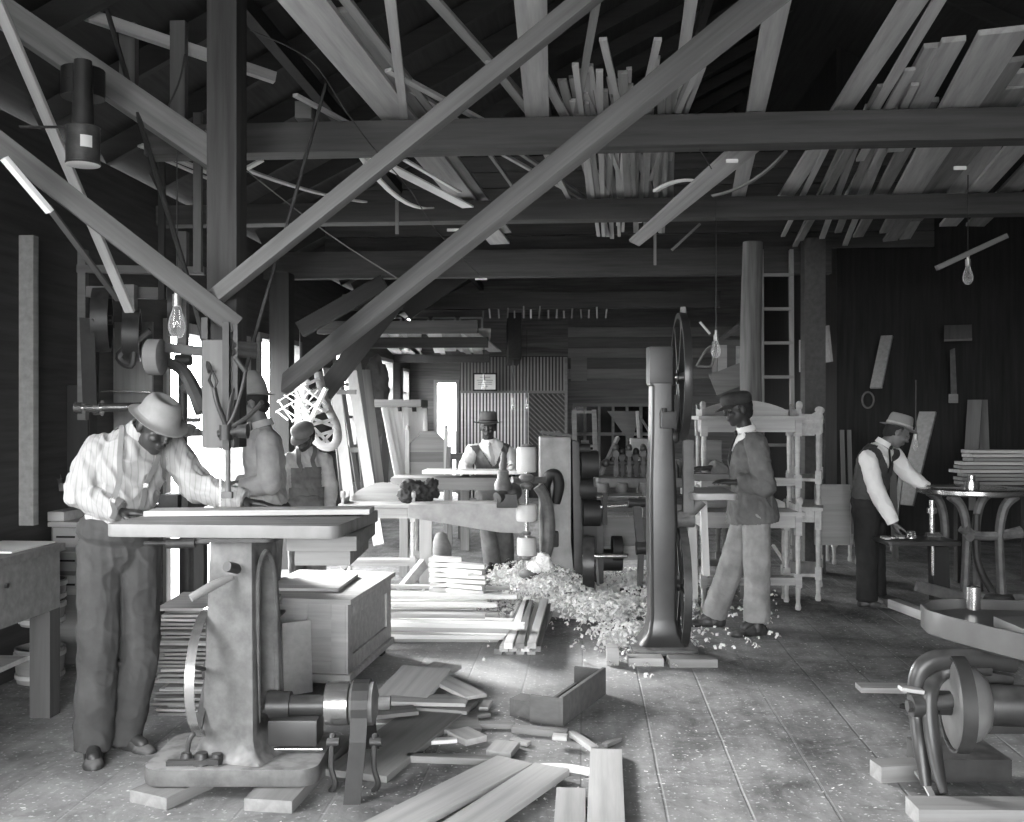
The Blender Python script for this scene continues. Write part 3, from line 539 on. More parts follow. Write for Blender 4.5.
tag(MB().box(PZ(18,545,.9)+V((-.15,-.3,0)),PZ(36,545,.9)+V((.05,.1,.008))).build('folded_sheet',PAPER),'pale sheet lying on the low bench at left','sheet')
def tub(px,d,z,r,h,lab,m=W_MID,nm='wooden_tub'):
    f=Fr(nm,lab,'tub',px,d,z=z,group=None)
    MB().lathe([(r*.9,0),(r*.96,h*.5),(r,h),(r*.93,h),(r*.88,h*.3),(.01,h*.3)]).build('staves',m,f.o)
    mb=MB()
    for q in (.2,.82): mb.ringtube([(r*(.93+.07*q),h*q-.012),(r*(.93+.07*q)+.006,h*q-.012),(r*(.93+.07*q)+.006,h*q+.012),(r*(.93+.07*q),h*q+.012)],(0,0,0))
    mb.build('hoops',W_PALE,f.o)
tub(40,5.95,0,.14,.2,'round wooden tub standing on the floor under the bench shelf'); tub(42,5.95,.335,.13,.14,'lower of the two round tubs on the bench shelf'); tub(44,5.97,.477,.125,.12,'upper of the two round tubs on the bench shelf')
d=Fr('drawer_bench','pale bench with two rows of narrow drawers behind the man in the striped shirt','bench',60,6.2,rz=0); c=d.W(PZ(88,522,.9)); x1=c.x; y1=c.y
xw=d.W((XL+.02,0,0)).x
MB().box((xw,y1-.02,.87),(x1+.03,y1+.9,.9)).build('bench_top',W_PALE,d.o,bevel=.004); MB().box((xw+.01,y1+.01,.0),(x1,y1+.88,.869)).build('body',W_MID,d.o)
for i in range(3):
    for k in range(1):
        dr=MB().box((xw+.03,y1-.008,.74-i*.15),(x1-.04,y1+.01,.86-i*.15)).build('drawer',W_PALE,d.o,bevel=.003); MB().box((x1-.2,y1-.016,.80-i*.15),(x1-.08,y1-.008,.812-i*.15)).build('pull_slot',BLACK,dr)
k=P(42,514,6.45); k.z=.9
tag(MB().box(k+V((-.16,-.1,0)),k+V((.2,.2,.06))).build('pale_box',W_PALE,bevel=.003),'flat pale box under the bucket','box')
u=Fr('bucket','battered metal bucket with a wire handle on the flat box','bucket',46,6.5,z=.962)
MB().lathe([(.01,0),(.082,0),(.086,.01),(.1,.19),(.106,.2),(.1,.2),(.08,.02),(.01,.02)]).build('pail',mat('galvanised',.12,.5,amt=.5,sc=18,bump=.3),u.o)
MB().tube([(.1*math.cos(t),0,.19+.09*math.sin(t)) for t in [PI*i/10 for i in range(11)]],.004).build('handle',IRON,u.o)
for s_ in (-1,1): MB().cbox((s_*.104,0,.185),(.012,.02,.03)).build('lug',IRON,u.o)
# ---------- panelled chest with lid panel
ch=Fr('chest','unpainted pale wooden chest with framed panels behind the jigsaw','chest',348,5.73,rz=0)
f0=ch.W(PZ(348,692,0)); f1=ch.W(PZ(391,652,0)); ex=(f1-f0); ex.z=0; L1=ex.length; ex.normalize(); ey=V((-ex.y,ex.x,0))   # ex runs away, ey to the left
def cb(mb,a,b,z0,z1):   # a,b = (away,left) corners
    pts=[]
    for z in (z0,z1):
        for s_,t_ in ((a[0],a[1]),(b[0],a[1]),(b[0],b[1]),(a[0],b[1])): pts.append(f0+ex*s_+ey*t_+V((0,0,z)))
    return mb.hexa(pts)
Wd,Hh=.62,.5
cb(MB(),(.015,.015),(L1-.015,Wd-.015),.04,Hh).build('carcase',W_PALE,ch.o)
cb(MB(),(-.02,-.02),(L1+.02,Wd+.02),.06,.10).build('plinth',W_PALE,ch.o,bevel=.012); cb(MB(),(-.025,-.025),(L1+.025,Wd+.025),Hh,Hh+.03).build('chest_top',W_PALE,ch.o,bevel=.006)
for a,b in (((.03,.03),(.12,.12)),((L1-.12,.03),(L1-.03,.12)),((.03,Wd-.12),(.12,Wd-.03))): cb(MB(),a,b,0,.06).build('foot',W_DARK,ch.o)
mb=MB()
for a,b,z0,z1 in (((0,0),(.1,.016),.1,Hh),((L1-.1,0),(L1,.016),.1,Hh),((.1,0),(L1-.1,.016),.1,.19),((.1,0),(L1-.1,.016),Hh-.09,Hh)): cb(mb,a,b,z0,z1)
mb.build('side_frame',W_PALE,ch.o,bevel=.004)
mb=MB()
for a,b,z0,z1 in (((0,0.016),(.016,.1),.1,Hh),((0,.24),(.016,.32),.1,Hh),((0,Wd-.08),(.016,Wd),.1,Hh),((0,.1),(.016,.24),.1,.17),((0,.1),(.016,.24),Hh-.08,Hh),((0,.32),(.016,Wd-.08),.1,.17),((0,.32),(.016,Wd-.08),Hh-.08,Hh)): cb(mb,a,b,z0,z1)
mb.build('front_frame',W_PALE,ch.o,bevel=.004)
mb=MB(); 
pts=[ch.o.location*0+f0+ex*s_+ey*t_+V((0,0,z)) for z in (Hh+.032,Hh+.052) for s_,t_ in ((.2,.12),(.75,.16),(.72,.52),(.17,.5))]
pm=ch.M; mb.hexa([pm@p for p in pts]); tag(mb.build('cover_board',W_PALE,bevel=.006),'loose thin board with a moulded edge lying on top of the chest','board')
a=P(298,690,5.62); a.z=.01; board(a,a+V((-.02,.03,.4)),.17,.018,W_PALEZ,'plain board leaning against the front of the chest','board','leaning_board',roll=TH)
# ---------- stack of thin panels
rnd=random.Random(11); zt=.012; N_=27
for i in range(N_):
    cx=P(220+rnd.uniform(-6,4),411,5.42); L=.53+rnd.uniform(-.05,.04); a=V((cx.x-L/2,cx.y+rnd.uniform(-.03,.03),zt)); th=.016; rz=rnd.uniform(-.07,.07)+TH
    o=board(a,a+V((L*math.cos(rz),L*math.sin(rz),rnd.uniform(-.004,.004))),.46+rnd.uniform(-.03,.03),.013,W_MID if rnd.random()<.6 and i<N_-1 else W_PALE,'%s from the top in the stack of thin panels behind the jigsaw column'%ordn(N_-1-i),'board','thin_board','thin panels stacked behind the jigsaw column')
    zt+=.0215
# ---------- offcuts scattered on the floor: centre pixel, length, width, turn, height, thickness
def off(px,py,L,w,deg,z,t,lab,m=W_PALE,tilt=0,name='offcut',cat='offcut',group=None,**k):
    c=PZ(px,py,z+t/2); a=math.radians(deg)+TH; dv=V((math.cos(a)*L/2,math.sin(a)*L/2,tilt/2)); return board(c-dv,c+dv,w,t,m,lab,cat,name,group,**k)
G1='offcuts heaped beside the chest'
pile=[(455,722,.24,.30,8,.0,'broad board at the right foot of the heap',.0),(425,712,.42,.16,15,.0,'lowest board at the left of the heap',0),(400,722,.36,.14,-8,.0,'lowest left board beside the belt pulley',0),(462,688,.40,.12,-62,.0,'board lying crosswise at the right back of the heap',0),
(405,700,.30,.14,5,.024,'second board at the left of the heap',0),(440,706,.34,.18,-12,.024,'board in the middle layer of the heap',.0),(395,712,.22,.12,20,.048,'short board on the left of the heap',0),(428,700,.42,.16,-4,.05,'board just below the topmost',0.0),
(412,685,.42,.30,72,.078,'topmost wide board of the heap, tilted up',.08),(450,684,.46,.13,-50,.078,'narrow board sloping down over the right of the heap',-.04),(436,672,.25,.2,60,.05,'rear board of the heap next to the topmost',.03)]
for px,py,L,w,dg_,z,l,ti in pile: off(px,py,L,w,dg_,z,.02,l+' of offcuts' if 'heap' in l and 'offcuts' not in l else l+' in the heap of offcuts',rnd.choice([W_PALE,W_MID,W_PALE]),ti,group=G1)
off(467,736,.17,.12,-55,.0,.03,'small block just below the heap of offcuts'); off(503,749,.16,.12,75,.0,.03,'small square block between the heap and the large planks'); off(497,725,.18,.05,-5,.0,.025,'short strip right of the heap of offcuts',W_MID)
off(540,731,.28,.055,-14,.0,.03,'strip lying in front of the trough',W_MID); off(560,737,.07,.05,-10,.03,.02,'tiny bright chip at the end of the strip before the trough')
off(452,759,.42,.05,-6,.0,.03,'long curved strip left of the large planks',W_MID,bend=.0)
off(583,741,.25,.04,-68,.0,.025,'narrow strip pointing to the upright plank end',W_PALE); 
a=PZ(606,752,.02); bb=PZ(606,850,.02); board(bb,a,.145,.03,W_PALE,'plain plank running out of the bottom of the picture','plank','plank')
a=PZ(571,791,.02); bb=PZ(569,850,.02); board(bb,a,.12,.03,W_PALE,'shorter plank end left of the one running out at the bottom','plank','plank')
A_=PZ(552,769,.03); B_=PZ(432,850,.03); board(B_,A_,.17,.028,W_PALE,'right one of the two wide planks at the bottom','plank','plank'); 
A_=PZ(515,762,.03); B_=PZ(355,845,.03); board(B_,A_,.19,.026,W_PALE,'left one of the two wide planks at the bottom','plank','plank')
mb=MB(); c=PZ(566,773,.0); pts=[]
n=10
for i in range(n+1): t=i/n; pts.append((-.13+.26*t, .035*math.sin(PI*t)+.03))
for i in range(n,-1,-1): t=i/n; pts.append((-.13+.26*t, .04*math.sin(PI*t)-.03))
mb.prism(pts,c,V((CS,SN,0))*.97+V((SN,-CS,0))*.25,V((-SN,CS,0)),(0,0,.02)); tag(mb.build('curved_bracket',W_WHITE,bevel=.003),'bright curved cut piece between the large planks','offcut')
# trough
t=Fr('trough','open dark wooden trough lying on the floor in the bright patch','trough',562,5.06,rz=0)
n0=t.W(PZ(563,727,0)); n1=t.W(PZ(606,694,0)); e1=(n1-n0); e1.z=0; Lt=e1.length; e1.normalize(); e2=V((-e1.y,e1.x,0))
def tb_(name,a,b,z0,z1,sl=0):
    pts=[]
    for z in (z0,z1):
        o_=sl*(z-z0)
        for s_,q_ in ((a[0],a[1]),(b[0],a[1]),(b[0],b[1]),(a[0],b[1])): pts.append(n0+e1*s_+e2*(q_+o_)+V((0,0,z)))
    MB().hexa(pts).build(name,W_GREY,t.o,bevel=.003)
tb_('long_side',(0,0),(Lt,.022),0,.15); tb_('long_side',(0.02,.165),(Lt-.02,.185),0,.05); tb_('trough_end',(0,.022),(.022,.185),0,.14); tb_('trough_end',(Lt-.022,.022),(Lt,.185),0,.14); tb_('bottom',(.022,.022),(Lt-.022,.165),0,.018)
off(526,706,.12,.13,60,.0,.09,'squat block touching the left end of the trough',W_GREY,name='block',cat='block')
# ---------- strips and bundle by the shavings
for px,py,L_,w_,dg_,l in ((384,728,.2,.06,40,'thin chip of board beside the drive belt'),(474,716,.16,.07,35,'small pointed offcut right of the heap'),(436,741,.2,.05,12,'narrow offcut in front of the heap'),(520,742,.1,.04,-30,'tiny offcut right of the small square block'),(612,742,.12,.03,50,'tiny strip above the plain plank end'),(486,705,.14,.05,80,'short offcut between the heap and the trough')): off(px,py,L_,w_,dg_,.0,.018,l,rnd.choice([W_PALE,W_MID,W_WHITE]))
G2='planed strips laid beside the shavings'
n=22; k=0
for i in range(n):
    lay=i//6; y=640-(i%6)*8.5+rnd.uniform(-2,2)-lay*6; z=.004+lay*.045; L=rnd.uniform(.9,1.35)
    off(418+rnd.uniform(-22,12)+lay*4,y,L,.07+rnd.uniform(-.02,.03),rnd.uniform(-4,4)-3,z,.03,'%s layer from the floor, %s from the front, among the planed strips by the shavings'%(ordn(lay),ordn(i%6)),rnd.choice([W_WHITE,W_PALE,W_WHITE]),name='planed_strip',cat='strip',group=G2)
G3='sticks bundled on the dark floor by the shavings'
for i in range(11):
    r,c_=divmod(i,4); a=PZ(498+c_*11+(r*5)+rnd.uniform(-2,2),652-r*3,.02+r*.042); b=PZ(524+c_*9+rnd.uniform(-4,4),600-r*0+rnd.uniform(-3,6),.02+r*.042)
    board(a,b,.055,.036,rnd.choice([W_WHITE,W_PALE,W_PALE,W_MID]),'%s row up, %s from the left, in the bundle of square sticks'%(ordn(r),ordn(c_)),'stick','bundled_stick',G3)
G4='bracket blanks stacked by the bench leg'
for i in range(16):
    s_=i%2; r=i//2; px=446 if s_==0 else 468; d_=8.45 if s_==0 else 8.3; g=P(px,411,d_); z=.01+r*.042+(0 if s_ else .03)
    mb=MB(); ang=math.radians(-18 if s_ else 5)+rnd.uniform(-.15,.15); u_=V((math.cos(ang),math.sin(ang),0)); v_=V((-math.sin(ang),math.cos(ang),0)); w0=.17 if s_ else .14
    pts=[(-w0,-.06),(w0,-.07),(w0*.9,.02),(0,.05),(-w0*.8,.09)]
    mb.prism(pts,(g.x,g.y,z),u_,v_,(0,0,.032)); tag(mb.build('bracket_blank',W_WHITE,bevel=.003),'%s from the floor in the %s pile of white bracket blanks'%(ordn(r),'right' if s_ else 'left'),'blank',G4)
board(P(436,568,8.55),P(474,574,8.2),.14,.02,W_WHITE,'white board sloping on top of the left pile of bracket blanks','board','sloping_board')
off(492,580,.32,.16,-10,.0,.04,'grey slab lying right of the white bracket blanks',W_MID)
# shavings: uncountable curls
SH=mat('shavings',.8,.9,amt=.15,sc=20)
mb=MB(); rnd2=random.Random(2)
def curl(c,s):
    a=rnd2.uniform(0,2*PI); ax=V((math.cos(a),math.sin(a),rnd2.uniform(-.5,.5))).normalized(); sd,u,d=frame(ax); w=s*rnd2.uniform(.3,.7); r=s*rnd2.uniform(.3,.6); n=5; tot=rnd2.uniform(1.5,5); prev=None
    for i in range(n+1):
        t=tot*i/n; p=c+sd*(r*(1+.1*t)*math.cos(t))+u*(r*(1+.1*t)*math.sin(t)); v1=mb.bm.verts.new(p-d*w/2); v2=mb.bm.verts.new(p+d*w/2)
        if prev: mb.bm.faces.new((prev[0],prev[1],v2,v1))
        prev=(v1,v2)
def heap_h(px,py):
    h=0
    for cx,cy,rx,ry,hh in ((545,585,52,22,.2),(510,578,40,14,.12),(640,588,25,14,.1),(590,610,70,18,.06),(625,640,35,15,.08)):
        q_=((px-cx)/rx)**2+((py-cy)/ry)**2
        if q_<1: h=max(h,hh*(1-q_))
    return h
for i in range(6500):
    z=rnd2.random()
    if z<.62: px=rnd2.gauss(560,48); py=rnd2.gauss(597,15)
    elif z<.82: px=rnd2.uniform(600,700); py=rnd2.gauss(592,14)
    elif z<.92: px=rnd2.gauss(640,22); py=rnd2.gauss(635,14)
    else: px=rnd2.uniform(480,780); py=rnd2.uniform(575,650)
    if py<566 or py>690 or px<405: continue
    if 520<px<575 and py>612 and rnd2.random()<.8: continue
    h=heap_h(px,py); curl(PZ(px,py,0)+V((0,0,.008+h*rnd2.uniform(.6,1.05))),rnd2.uniform(.014,.045))
tag(mb.build('wood_shavings',SH,smooth=0),'curled wood shavings heaped on the floor round the centre machine','shavings',kind='stuff')
# solid low mounds under the curls
mb=MB(); g0=PZ(548,588,0)
for px,py,rx,ry,h in ((547,585,.42,.45,.17),(512,580,.3,.3,.1),(640,588,.22,.3,.08),(626,640,.2,.25,.07),(592,606,.55,.4,.05)):
    g=PZ(px,py,0); mb.lathe([(rx,.0),(rx*.85,h*.35),(rx*.5,h*.85),(.01,h)],(g.x,g.y,.0),n=20)
tag(mb.build('dust_mounds',mat('sawdust',.6,.95,amt=.2,sc=40,bump=.5)),'low mounds of pale sawdust beneath the shavings','sawdust',kind='stuff')
# chips strewn all over the floor
mb=MB()
for i in range(1100):
    if i%2: p=V((rnd2.uniform(-2.6,3.5),rnd2.uniform(3.7,8.5),.004))
    else: p=PZ(rnd2.uniform(330,880),rnd2.uniform(640,810),.004)
    s=rnd2.uniform(.0015,.0075); a=rnd2.uniform(0,6.3); u_=V((math.cos(a),math.sin(a),.1*rnd2.uniform(-1,1)))*s*rnd2.uniform(.8,1.7); v_=V((-math.sin(a),math.cos(a),.2*rnd2.uniform(-1,1)))*s*.6
    q_=[mb.bm.verts.new(p+x_*rnd2.uniform(.4,1.3)) for x_ in (-u_-v_,u_-v_,u_+v_,-u_+v_)]; mb.bm.faces.new(q_)
tag(mb.build('floor_chips',SH,smooth=0),'small pale chips strewn over the whole plank floor','wood chips',kind='stuff')
# ---------- centre moulding machine
m=Fr('spindle_moulder','tall iron moulding machine with a vertical spindle of three pale drums','moulder',545,9.1); q=m.L
mb=MB(); w0=q(541,437); 
pl=[q(540,437),q(571,437),q(571,540),q(574,575),q(576,587),q(533,587),q(541,560),q(540,520)]
mb.prism([(p.x,p.z) for p in pl],(0,-.02,0),(1,0,0),(0,0,1),(0,.5,0)); mb.build('housing',mat('pale_iron',.24,.5,amt=.3,sc=5,dust=.3),m.o,bevel=.02)
mb=MB(); mb.prism([(p.x,p.z) for p in (q(572,440),q(579,442),q(584,587),q(574,587))],(0,-.03,0),(1,0,0),(0,0,1),(0,.55,0)); mb.build('housing_rib',IRON,m.o,bevel=.01)
tb=MB(); tb.tube([q(549,508,-.05),q(545,490,-.07),q(549,476,-.1),q(556,475,-.1),q(559,486,-.08),q(556,503,-.05)],[.04,.05,.05,.05,.05,.04],n=10); tb.build('bracket_arm',BLACK,m.o)
MB().cbox(q(553,539,-.06),(.1,.1,.14)).build('lower_bearing',BLACK,m.o,bevel=.02)
MB().cyl(q(526.5,452,-.35),q(526.5,578,-.35),.018).build('spindle',STEEL,m.o)
DR=mat('drum_paint',.5,.45,amt=.1)
for a,b,r in ((448,472,.088),(505,521,.092),(538,555,.085)):
    MB().lathe([(.02,0),(r*.92,0),(r,.02),(r,(b-a)*.0091-.02),(r*.92,(b-a)*.0091),(.02,(b-a)*.0091)],q(526.5,b,-.35)).build('drum',DR,m.o)
mb=MB(); 
for y0,r in ((447,.05),(478,.07),(486,.055),(533,.04),(558,.04),(574,.07)): MB().ell(q(526.5,y0,-.35),(r,r*.8,r*.6)).build('bearing',IRONG,m.o)
mb=MB()
mb.cyl(q(512,480,-.35),q(545,480,-.2),.03); mb.build('bearing_arm',IRONG,m.o)
mb=MB(); mb.tube([q(538,486,-.3),q(546,500,-.3),q(549,525,-.3),q(547,550,-.3),q(541,566,-.32),q(530,575,-.35),q(522,577,-.35)],[.07,.075,.08,.075,.065,.05,.04],n=12,flat=.7); mb.build('curved_frame',IRONG,m.o)
dustmb=MB().ell(q(543,560,-.42),(.055,.05,.06)).ell(q(536,566,-.42),(.06,.05,.05)).ell(q(546,566,-.4),(.05,.05,.05)); moulder=m.o
MB().lathe([(.07,0),(.075,.05),(.05,.10),(.05,.16),(.03,.18),(.035,.22),(.02,.25),(.02,.30),(.008,.33)],q(503,490,-.5)).build('oil_cup',IRONG,m.o)
mb=MB(); mb.cbox(q(507,500,-.4),(.18,.2,.12)).ell(q(512,492,-.4),(.09,.09,.08)).cyl(q(497,498,-.5),q(515,490,-.35),.05); mb.build('cutter_head',IRON,m.o,bevel=.01)
mb=MB(); pl=[q(409,504,-.3),q(505,503,-.3),q(530,509,-.3),q(530,533,-.3),q(500,532,-.3),q(409,517,-.3)]; mb.prism([(p.x,p.z) for p in pl],(0,-.35,0),(1,0,0),(0,0,1),(0,.35,0)); mb.build('feed_bed',mat('bed_iron',.33,.5,amt=.2,sc=8,dust=.4),m.o,bevel=.012)
MB().bar(q(426,516,-.15),q(426,583,-.15),.11,.09,up=(0,1,0)).build('bed_leg',W_PALEZ,m.o)
MB().bar(q(424,563,-.25),q(400,592,-.5),.05,.09).build('leg_brace',W_PALE,m.o)
# dark drive parts right of the housing
mb=MB()
for px,y0,y1,r in ((582,446,452,.05),(590,455,475,.13),(588,478,500,.1),(592,506,520,.12)): mb.cyl(q(px-9,(y0+y1)/2,.05),q(px+8,(y0+y1)/2,.05),r)
mb.bar(q(590,450,.1),q(590,590,.1),.12,.1,up=(0,1,0)); mb.build('drive_column',BLACK,m.o)
pulley('drive_wheel',m.o,q(589,563,-.15),(1,-.1,0),.24,.1,IRONP,.035,5,.03)
MB().cyl(q(582,556,-.15),q(628,556,-.15),.02).build('drive_shaft',STEEL,m.o)
MB().bar(q(585,440,.1),q(586,590,.1),.07,.01,up=(0,1,0)).build('drive_belt',BELT,m.o)
MB().cyl(q(596,560,.2),q(622,560,.2),.1).cyl(q(612,550,.2),q(622,550,.2),.13).build('lower_drum',BLACK,m.o)
board(P(598,585,9),P(596,558,9.0),.1,.02,W_MID,'small grey board standing under the drive shaft','board','small_board')
tag(MB().bar(P(541,432,9.3),P(572,436,9.3),.05,.03).bar(P(557,436,9.3),P(557,430,9.3),.03,.03,up=(0,1,0)).build('loose_tool',IRON),'dark tool lying on top of the moulding machine housing','tool')
# ---------- feed table with the board being worked
ft=Fr('feed_table','long wooden feed table where the man in the vest works','table',455,9.6); q=ft.L
MB().box(q(392,477)+V((0,-.1,-.12)),q(531,477)+V((0,.35,0))).build('table_top',W_MID,ft.o,bevel=.005)
for px in (404,523): MB().bar(q(px,490,.1),V((q(px,490,.1).x,.1,0)),.08,.08,up=(0,1,0)).build('leg',W_MIDZ,ft.o)
tag(MB().box(P(422,474,9.45),P(528,471,9.7)+V((0,0,.02))).build('worked_board',W_WHITE),'bright board passing under the hands of the man in the hat','board')
mb=MB(); 
for i,(px,py,r) in enumerate(((418,490,.1),(408,495,.09),(428,492,.09),(422,500,.1),(410,486,.07),(432,484,.06))): mb.ell(P(px,py,9.1),(r,r*.8,r*.75))
ragmb=mb; mb=None
RAG=True
if 0: tag(c_,'dark rag heaped at the left end of the feed table','rag')
# ---------- washstand builder: width, depth, with crest on top
def washstand(px,d,z,lab,w=.86,dep=.42,h=.79,rz=TH,shelf=True,crest=.13,m=W_PALE,grp=None,drawer=False,top_t=.03):
    f=Fr('washstand',lab,'washstand',px,d,rz=rz,z=z,group=grp); o=f.o
    def leg(x,y):
        s=1 if h>.6 else h/.79
        prof=[(.02,0),(.026,.02),(.017,.06),(.022,.17),(.022,.18)]
        MB().lathe([(r,k*s) for r,k in prof]+[(.018,.3*s),(.022,.5*s),(.02,.6*s)],(x,y,0),n=12).box((x-.026,y-.026,.18*s),(x+.026,y+.026,.29*s)).box((x-.026,y-.026,.6*s),(x+.026,y+.026,h-top_t)).build('leg',m,o)
    for x in (-w/2+.05,w/2-.05):
        for y in (.04,dep-.04): leg(x,y)
    MB().box((-w/2,0,h-top_t),(w/2,dep,h)).build('stand_top',m,o,bevel=.005)
    mb=MB(); mb.box((-w/2+.07,.03,h-.13),(w/2-.07,.048,h-top_t)).box((-w/2+.07,dep-.048,h-.13),(w/2-.07,dep-.03,h-top_t)).box((-w/2+.04,.07,h-.13),(-w/2+.058,dep-.07,h-top_t)).box((w/2-.058,.07,h-.13),(w/2-.04,dep-.07,h-top_t)); mb.build('apron',m,o)
    if shelf: MB().box((-w/2+.03,.02,.2),(w/2-.03,dep-.02,.225)).box((-w/2+.07,.02,.225),(w/2-.07,.04,.262)).build('shelf',m,o,bevel=.003)
    if crest:
        n=14; pts=[(-w/2+.06,0)]+[(-w/2+.06+(w-.12)*i/n,.04+(crest-.04)*math.sin(PI*i/n)**.8) for i in range(n+1)]+[(w/2-.06,0)]
        MB().prism(pts,(0,dep-.04,h),(1,0,0),(0,0,1),(0,.018,0)).build('back_crest',m,o,bevel=.002)
        for s in (-1,1):
            pts=[(0,0),(dep-.06,0),(dep-.04,.1),(dep-.12,.055),(.1,.05),(.06,.075)]+[(.035+.035*math.cos(a),.085+.035*math.sin(a)) for a in [PI*.0+PI*k/6 for k in range(0,9)]]
            MB().prism(pts,(s*(w/2-.04)-.012,.0,h),(0,1,0),(0,0,1),(.024,0,0)).lathe([(.005,-.02),(.028,-.02),(.03,0),(.028,.02),(.005,.02)],(s*(w/2-.04),.035,h+.085),(1,0,0),n=16).build('scroll_end',m,o,bevel=.003)
    if drawer:
        MB().box((-w/2+.1,.02,h-.12),(w/2-.1,.032,h-.04)).build('drawer',m,o,bevel=.003)
    return f
washstand(752,8.0,0,'lower front pale washstand directly behind the man in the jacket')
washstand(752,8.05,.795,'upper front pale washstand stacked above the one behind the man in the jacket',h=.765,dep=.32)
washstand(824,8.75,0,'lower washstand seen end on, right of the stacked pair',rz=TH+1.25,w=.8,dep=.36,crest=0)
washstand(824,8.8,.8,'upper washstand seen end on, right of the stacked pair',rz=TH+1.25,w=.72,dep=.32,h=.72,crest=.08)
washstand(847,10.4,0,'small white side table behind the washstand seen end on',w=.34,dep=.3,h=.75,crest=0,shelf=False)
washstand(378,9.0,0,'low white washstand with scrolled ends standing left of the moulding machine',w=.72,dep=.4,h=.76,crest=.17,m=W_PALE,drawer=True)
washstand(703,9.0,0,'partly hidden washstand left of the man in the jacket, behind the band saw table',w=.5,dep=.35,h=.76,crest=0,m=W_MID)
a=P(830,545,8.6); tag(MB().box(a+V((-.13,0,-.0)),a+V((.17,.02,.52))).build('leaning_sheet',W_MID),'plain panel leaning in front of the end-on washstand','panel')
# ---------- multi head boring machine behind the band saw
g=Fr('boring_machine','low machine with a row of dark upright clamps between moulder and band saw','boring machine',622,8.9); q=g.L
mb=MB(); slab(mb,q(595,480).x,-.05,q(655,480).x,.55,q(0,487).z,q(0,478).z,.06); mb.build('table',IRONG,g.o,bevel=.01)
for px in (603,622,645): MB().lathe([(.05,0),(.055,-.04),(.05,-.08),(.02,-.08)],q(px,483,-.08)).build('table_boss',IRONG,g.o)
for i,px in enumerate((616,622,629,636,643,649)):
    y0=448+(i%2)*4; MB().bar(q(px,478,.2),q(px,y0,.2),.035,.06,up=(0,1,0)).cyl(q(px,y0+6,.12),q(px,y0+6,.3),.03).ell(q(px,y0,.2),(.03,.04,.04)).cyl(q(px,470,.1),q(px,470,.3),.022).build('clamp',BLACK if i%2 else IRON,g.o)
MB().cyl(q(604,463,.2),q(652,463,.2),.022).ell(q(606,463,.2),(.04,.04,.04)).cyl(q(612,456,.2),q(652,455,.2),.015).build('clamp_bar',IRON,g.o)
MB().box(q(596,497,.1),q(640,493,.5)).build('pale_tray',W_WHITE,g.o)
MB().bar(q(636,500,-.1),q(641,548,-.15),.07,.05,up=(0,1,0)).bar(q(641,548,-.15),q(640,588,-.2),.05,.05,up=(0,1,0)).cyl(q(628,503,-.1),q(645,503,-.1),.04).cyl(q(636,548,-.15),q(650,548,-.15),.06).build('treadle_lever',IRONP,g.o)
MB().tube([q(622,595,-.2),q(622,602,-.2),q(640,604,-.2),q(648,600,-.2)],.02).cyl(q(620,590,-.2),q(650,592,-.2),.018).build('treadle',IRON,g.o)
MB().bar(q(605,490),q(605,525),.04,.03,up=(0,1,0)).build('hanging_strap',BLACK,g.o)
MB().cyl(q(600,507,.1),q(640,504,.1),.016).build('tie_rod',STEEL,g.o)
for px in (600,650): MB().bar(q(px,487,.3),V((q(px,487,.3).x,.3,0)),.06,.06,up=(0,1,0)).build('leg',IRON,g.o)
MB().box(q(590,560,.6),q(660,545,.7)).build('cross_stretcher',W_PALE,g.o)
MB().bar(q(590,533,.65),q(665,533,.65),.04,.3).build('apron_board',W_MID,g.o)
tag(MB().bar(P(600,475,9.1),P(618,437,9.3),.03,.03).build('slanting_stick',W_MID),'thin stick leaning up from the boring machine table','stick')
tag(MB().box(P(631,457,9.9),P(655,438,10.2)).build('pale_crate',W_MID,bevel=.005),'pale box beyond the clamps of the boring machine, left of the band saw column','box')
# ---------- band saw
s=Fr('band_saw','large band saw with a heavy curved iron column right of centre','band saw',661,6.7); q=s.L
CM=mat('column_iron',.03,.3,amt=.3,sc=4)
mb=MB(); rings=[]
for py,hw,hd in ((347,.07,.08),(385,.085,.1),(386,.072,.1),(430,.075,.1),(480,.088,.11),(520,.092,.12),(580,.088,.12),(615,.085,.12),(630,.105,.13),(640,.15,.16),(646,.19,.19)):
    c=q(661+(.5 if py>500 else 0),py); rings.append([mb.bm.verts.new(c+V((x*hw,y*hd,0))) for x,y in ((-1,-.8),(-.8,-1),(.8,-1),(1,-.8),(1,.8),(.8,1),(-.8,1),(-1,.8))])
mb.skin(rings[::-1]); mb.build('column',CM,s.o,bevel=.006)
MB().box(q(647.5,384,-.0)+V((0,-.105,0)),q(671,347)+V((0,.08,0))).build('top_housing',IRONP,s.o,bevel=.012)
gz=q(0,646).z
slab(MB(),q(629,646).x,-.28,q(692,646).x,.3,.055,gz,.05).build('foot_plate',IRONG,s.o,bevel=.012)
MB().cbox(q(668,420,-.13),(.1,.09,.11)).cyl(q(664,428,-.13),q(664,408,-.13),.02).build('clamp_box',IRON,s.o,bevel=.01)
wc=q(681,377,.02); pulley('upper_wheel',s.o,wc,(1,-.05,0),.43,.05,CM,.05,6,.035)
MB().cyl(q(668,378,.02),q(684,377,.02),.03).build('wheel_axle',STEEL,s.o)
MB().bar(q(683,345,.1),q(683,307,.1),.035,.035,up=(0,1,0)).build('top_bar',W_MIDZ,s.o)
MB().bar(q(688,440,-.05),q(688,512,-.05),.07,.06,up=(0,1,0)).build('blade_guard',mat('guard',.1,.6),s.o,bevel=.006)
MB().bar(q(688,320,.12),q(687,440,.12),.02,.06,up=(0,1,0)).build('wheel_guard',W_GREY,s.o)
